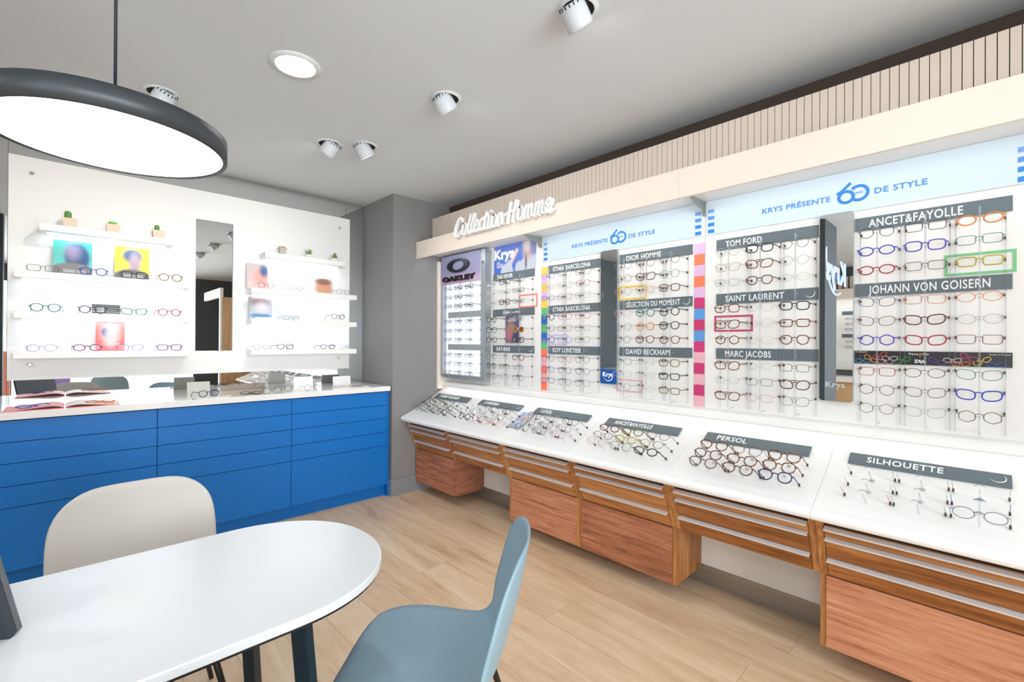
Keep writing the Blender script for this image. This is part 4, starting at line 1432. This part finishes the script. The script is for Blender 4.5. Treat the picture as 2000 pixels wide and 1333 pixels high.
def spot(x, y, az, label, tilt=44, power=4.5):
    M = T(x, y, CZ)
    d = thing('ceiling_spotlight', label, 'spotlight', M, 'swivelling recessed spotlights')
    obj('trim_ring', MB().lathe([(.062, -.001), (.080, -.001), (.078, -.004), (.062, -.005)], 40, capb=False, capt=False), M_TRIM, d)
    obj('recess', MB().lathe([(.061, -.0014), (.062, -.0008)], 40), M_GAP, d)
    H_ = RZ(az) @ Matrix.Rotation(math.radians(tilt), 4, 'Y')
    off = T(-.012 * math.cos(az + PI), -.012 * math.sin(az + PI), -.030)
    obj('head', MB().lathe([(.040, .046), (.0495, .042), (.0515, -.036), (.0505, -.046), (.045, -.047), (.044, -.038)], 40, M=off @ H_, capt=False), mat('spot_white', (206, 210, 214), .45), d)
    fins = MB()
    for k in range(18):
        a = 2 * PI * k / 18
        fins.box(.046, .0512, -.0022, .0022, .034, .0455, M=off @ H_ @ RZ(a))
    o = obj('cooling_fins', fins, mat('spot_fins', (40, 42, 46), .5), d)
    o['kind'] = 'stuff'
    obj('lens', MB().lathe([(.0435, -.040), (.044, -.038)], 32, M=off @ H_), emis('spot_glow', (255, 248, 238), 12.0), d)
    L_ = bpy.data.lights.new('spot_beam', 'SPOT')
    L_.energy = power
    L_.spot_size = math.radians(125)
    L_.spot_blend = 1.0
    L_.shadow_soft_size = .03
    L_.color = (1, .965, .92)
    lo = bpy.data.objects.new('spot_beam', L_)
    COL.objects.link(lo)
    dr = H_.to_3x3() @ Vector((0, 0, -1))
    lo.location = off.to_translation() + Vector((x, y, CZ)) + dr * .053
    lo.rotation_euler = dr.to_track_quat('-Z', 'Y').to_euler()


# az: direction the lamp head leans towards (beam goes down and that way)
spot(1.43, 1.985, PI, 'white swivel spotlight right of the round downlight', 40, 8)
spot(1.215, 2.975, PI + PI / 2 + .5, 'white swivel spotlight, left one of the close pair', power=17)
spot(1.40, 2.84, PI, 'white swivel spotlight, right one of the close pair', 34, 14)
spot(.345, 2.975, PI + PI / 2 + .5, 'white swivel spotlight partly hidden behind the pendant lamp', power=17)
spot(1.405, 1.10, PI, 'white swivel spotlight cut by the top of the picture')
for yy, t in ((.22, 'just behind the camera'), (-.65, 'further behind the camera')):
    spot(1.40, yy, PI, 'white swivel spotlight out of view ' + t)

# ------------------------------------------------------------------ rest of the shop, seen in the mirrors
tag(obj('partition', box(-.98, -.47, 1.17, 1.30, 0, CZ - .002), M_DARK), 'dark grey partition carrying the lit shop sign', 'partition')
sgn = thing('lit_sign', 'glowing white and blue wall sign seen reversed in the mirror', 'sign', T(-1.39, 1.1685, 1.80))
M_GLOW = emis('sign_glow', (225, 240, 255), 1.1)
text('lettering', 'Krys', .90, .25, M_GLOW, sgn, .0, .20, -.002, .010, .02)
obj('backplate', box(.02, .62, -.001, .0, .24, .30), mat('sign_blue', (20, 80, 160), .4), sgn)
n_ = 24
ao, ai = arc(.45, .45, .46, .39, -115, 10, n_), arc(.44, .465, .455, .388, -115, 10, n_)
ar = MB()
for i in range(n_):
    ar.prism([ao[i], ao[i + 1], ai[i + 1], ai[i]], 'y', -.012, -.001)
obj('arc', ar, M_GLOW, sgn)
# facing display wall on the far left
od = thing('opposite_display', 'second eyewear wall across the shop seen in mirrors', 'display', T(-4.36, 0, 0))
obj('panel', box(0, .04, .2, 3.4, .9, 2.1), M_PANEL, od)
obj('fascia', box(.0, .36, .2, 3.4, 2.08, 2.23), M_CREAM, od)
for k in range(40):
    obj('slat', box(.09, .10, .2 + .08 * k, .2 + .08 * k + .06, 2.231, 2.46), M_SLAT, od)
obj('slat_backing', box(0, .085, .2, 3.4, 2.231, 2.46), M_BROWN, od)
obj('dark_band', box(0, .12, .2, 3.4, 2.462, CZ - .003), M_DARK, od)
obj('counter', box(0, .5, .2, 3.4, .72, .80), M_WHITE, od)
obj('cabinet', box(.0, .42, .2, 3.4, .1, .719), M_OAKP, od)
for k, (c_, t_) in enumerate((((236, 190, 190), 'pink'), ((120, 178, 168), 'mint'), ((240, 206, 110), 'yellow'))):
    q_ = thing('gift_box', 'small %s box on the opposite counter seen in the mirror' % t_, 'box', T(-4.05, .85 + .25 * k, .80))
    obj('base', box(-.09, .09, -.09, .09, 0, .12), mat('box_' + t_, c_, .5), q_)
    obj('lid', box(-.095, .095, -.095, .095, .1205, .16), mat('box_lid_cream', (236, 214, 150), .5), q_)
area('opposite_led', (-4.05, 1.8, 2.07), (-.5, 0, -1), 3.0, .03, 4, (.95, .98, 1.0))
for k in range(4):
    obj('sign_bar', box(.041, .047, .35 + .78 * k, .95 + .78 * k, 1.82, 1.88), M_SIGN, od)
    obj('sign_bar', box(.041, .047, .35 + .78 * k, .95 + .78 * k, 1.44, 1.50), M_SIGN, od)
kk = 0
for k in (1, 2):
    for r in range(5):
        for c in range(3):
            kk += 1
            sp = spec(['qKa', 'rWa', 'tBa', 'oNa', 'pKa'][(k + r + c) % 5])
            glasses(sp, T(-4.225, .48 + .78 * k + .17 * c, (1.75, 1.66, 1.57, 1.37, 1.28)[r]) @ RZ(PI / 2), '%s, %s of %s row, %s block of the opposite wall' % (cname(sp), COLN[2 - c], ('top', 'second', 'third', 'fourth', 'bottom')[r], 'nearer' if k == 1 else 'farther'), 'glasses on the opposite wall')
# oak-sided display behind the camera on the right wall
rd_ = thing('oak_display', 'oak-sided white display unit behind the camera, seen in the mirrors', 'display', T(1.95, -2.4, 0))
obj('side_panel', box(0, .66, 1.28, 1.30, .1, 2.1), M_OAKP, rd_)
obj('post', box(-.03, 0, 1.24, 1.30, .1, 2.1), M_WHITE, rd_)
obj('fascia', box(-.03, .02, 0, 1.30, 2.1, 2.26), M_CREAM, rd_)
obj('back', box(.60, .66, 0, 1.28, .1, 2.1), M_PANEL, rd_)
obj('shelf', box(.1, .6, 0, 1.28, .78, .82), M_WHITE, rd_)
for x, y, c, t in ((-.9, -2.6, (222, 140, 120), 'coral'), (-.2, -2.6, (150, 130, 196), 'lilac')):
    q_ = thing('poster_stand', t + ' free-standing poster board by the shop window', 'poster stand', T(x, y, 0))
    obj('board', box(-.25, .25, 0, .03, .05, 1.15), mat('stand_' + t, c, .5), q_)
    obj('foot', box(-.2, .2, -.12, .15, 0, .05), M_WHITE, q_)
tag(obj('desk', MB().box(-2.6, -1.2, -1.2, -.5, .70, .74).box(-2.55, -2.5, -1.15, -.55, 0, .70).box(-1.3, -1.25, -1.15, -.55, 0, .70), M_WHITE), 'plain white desk on the left of the shop, seen in mirrors', 'desk')
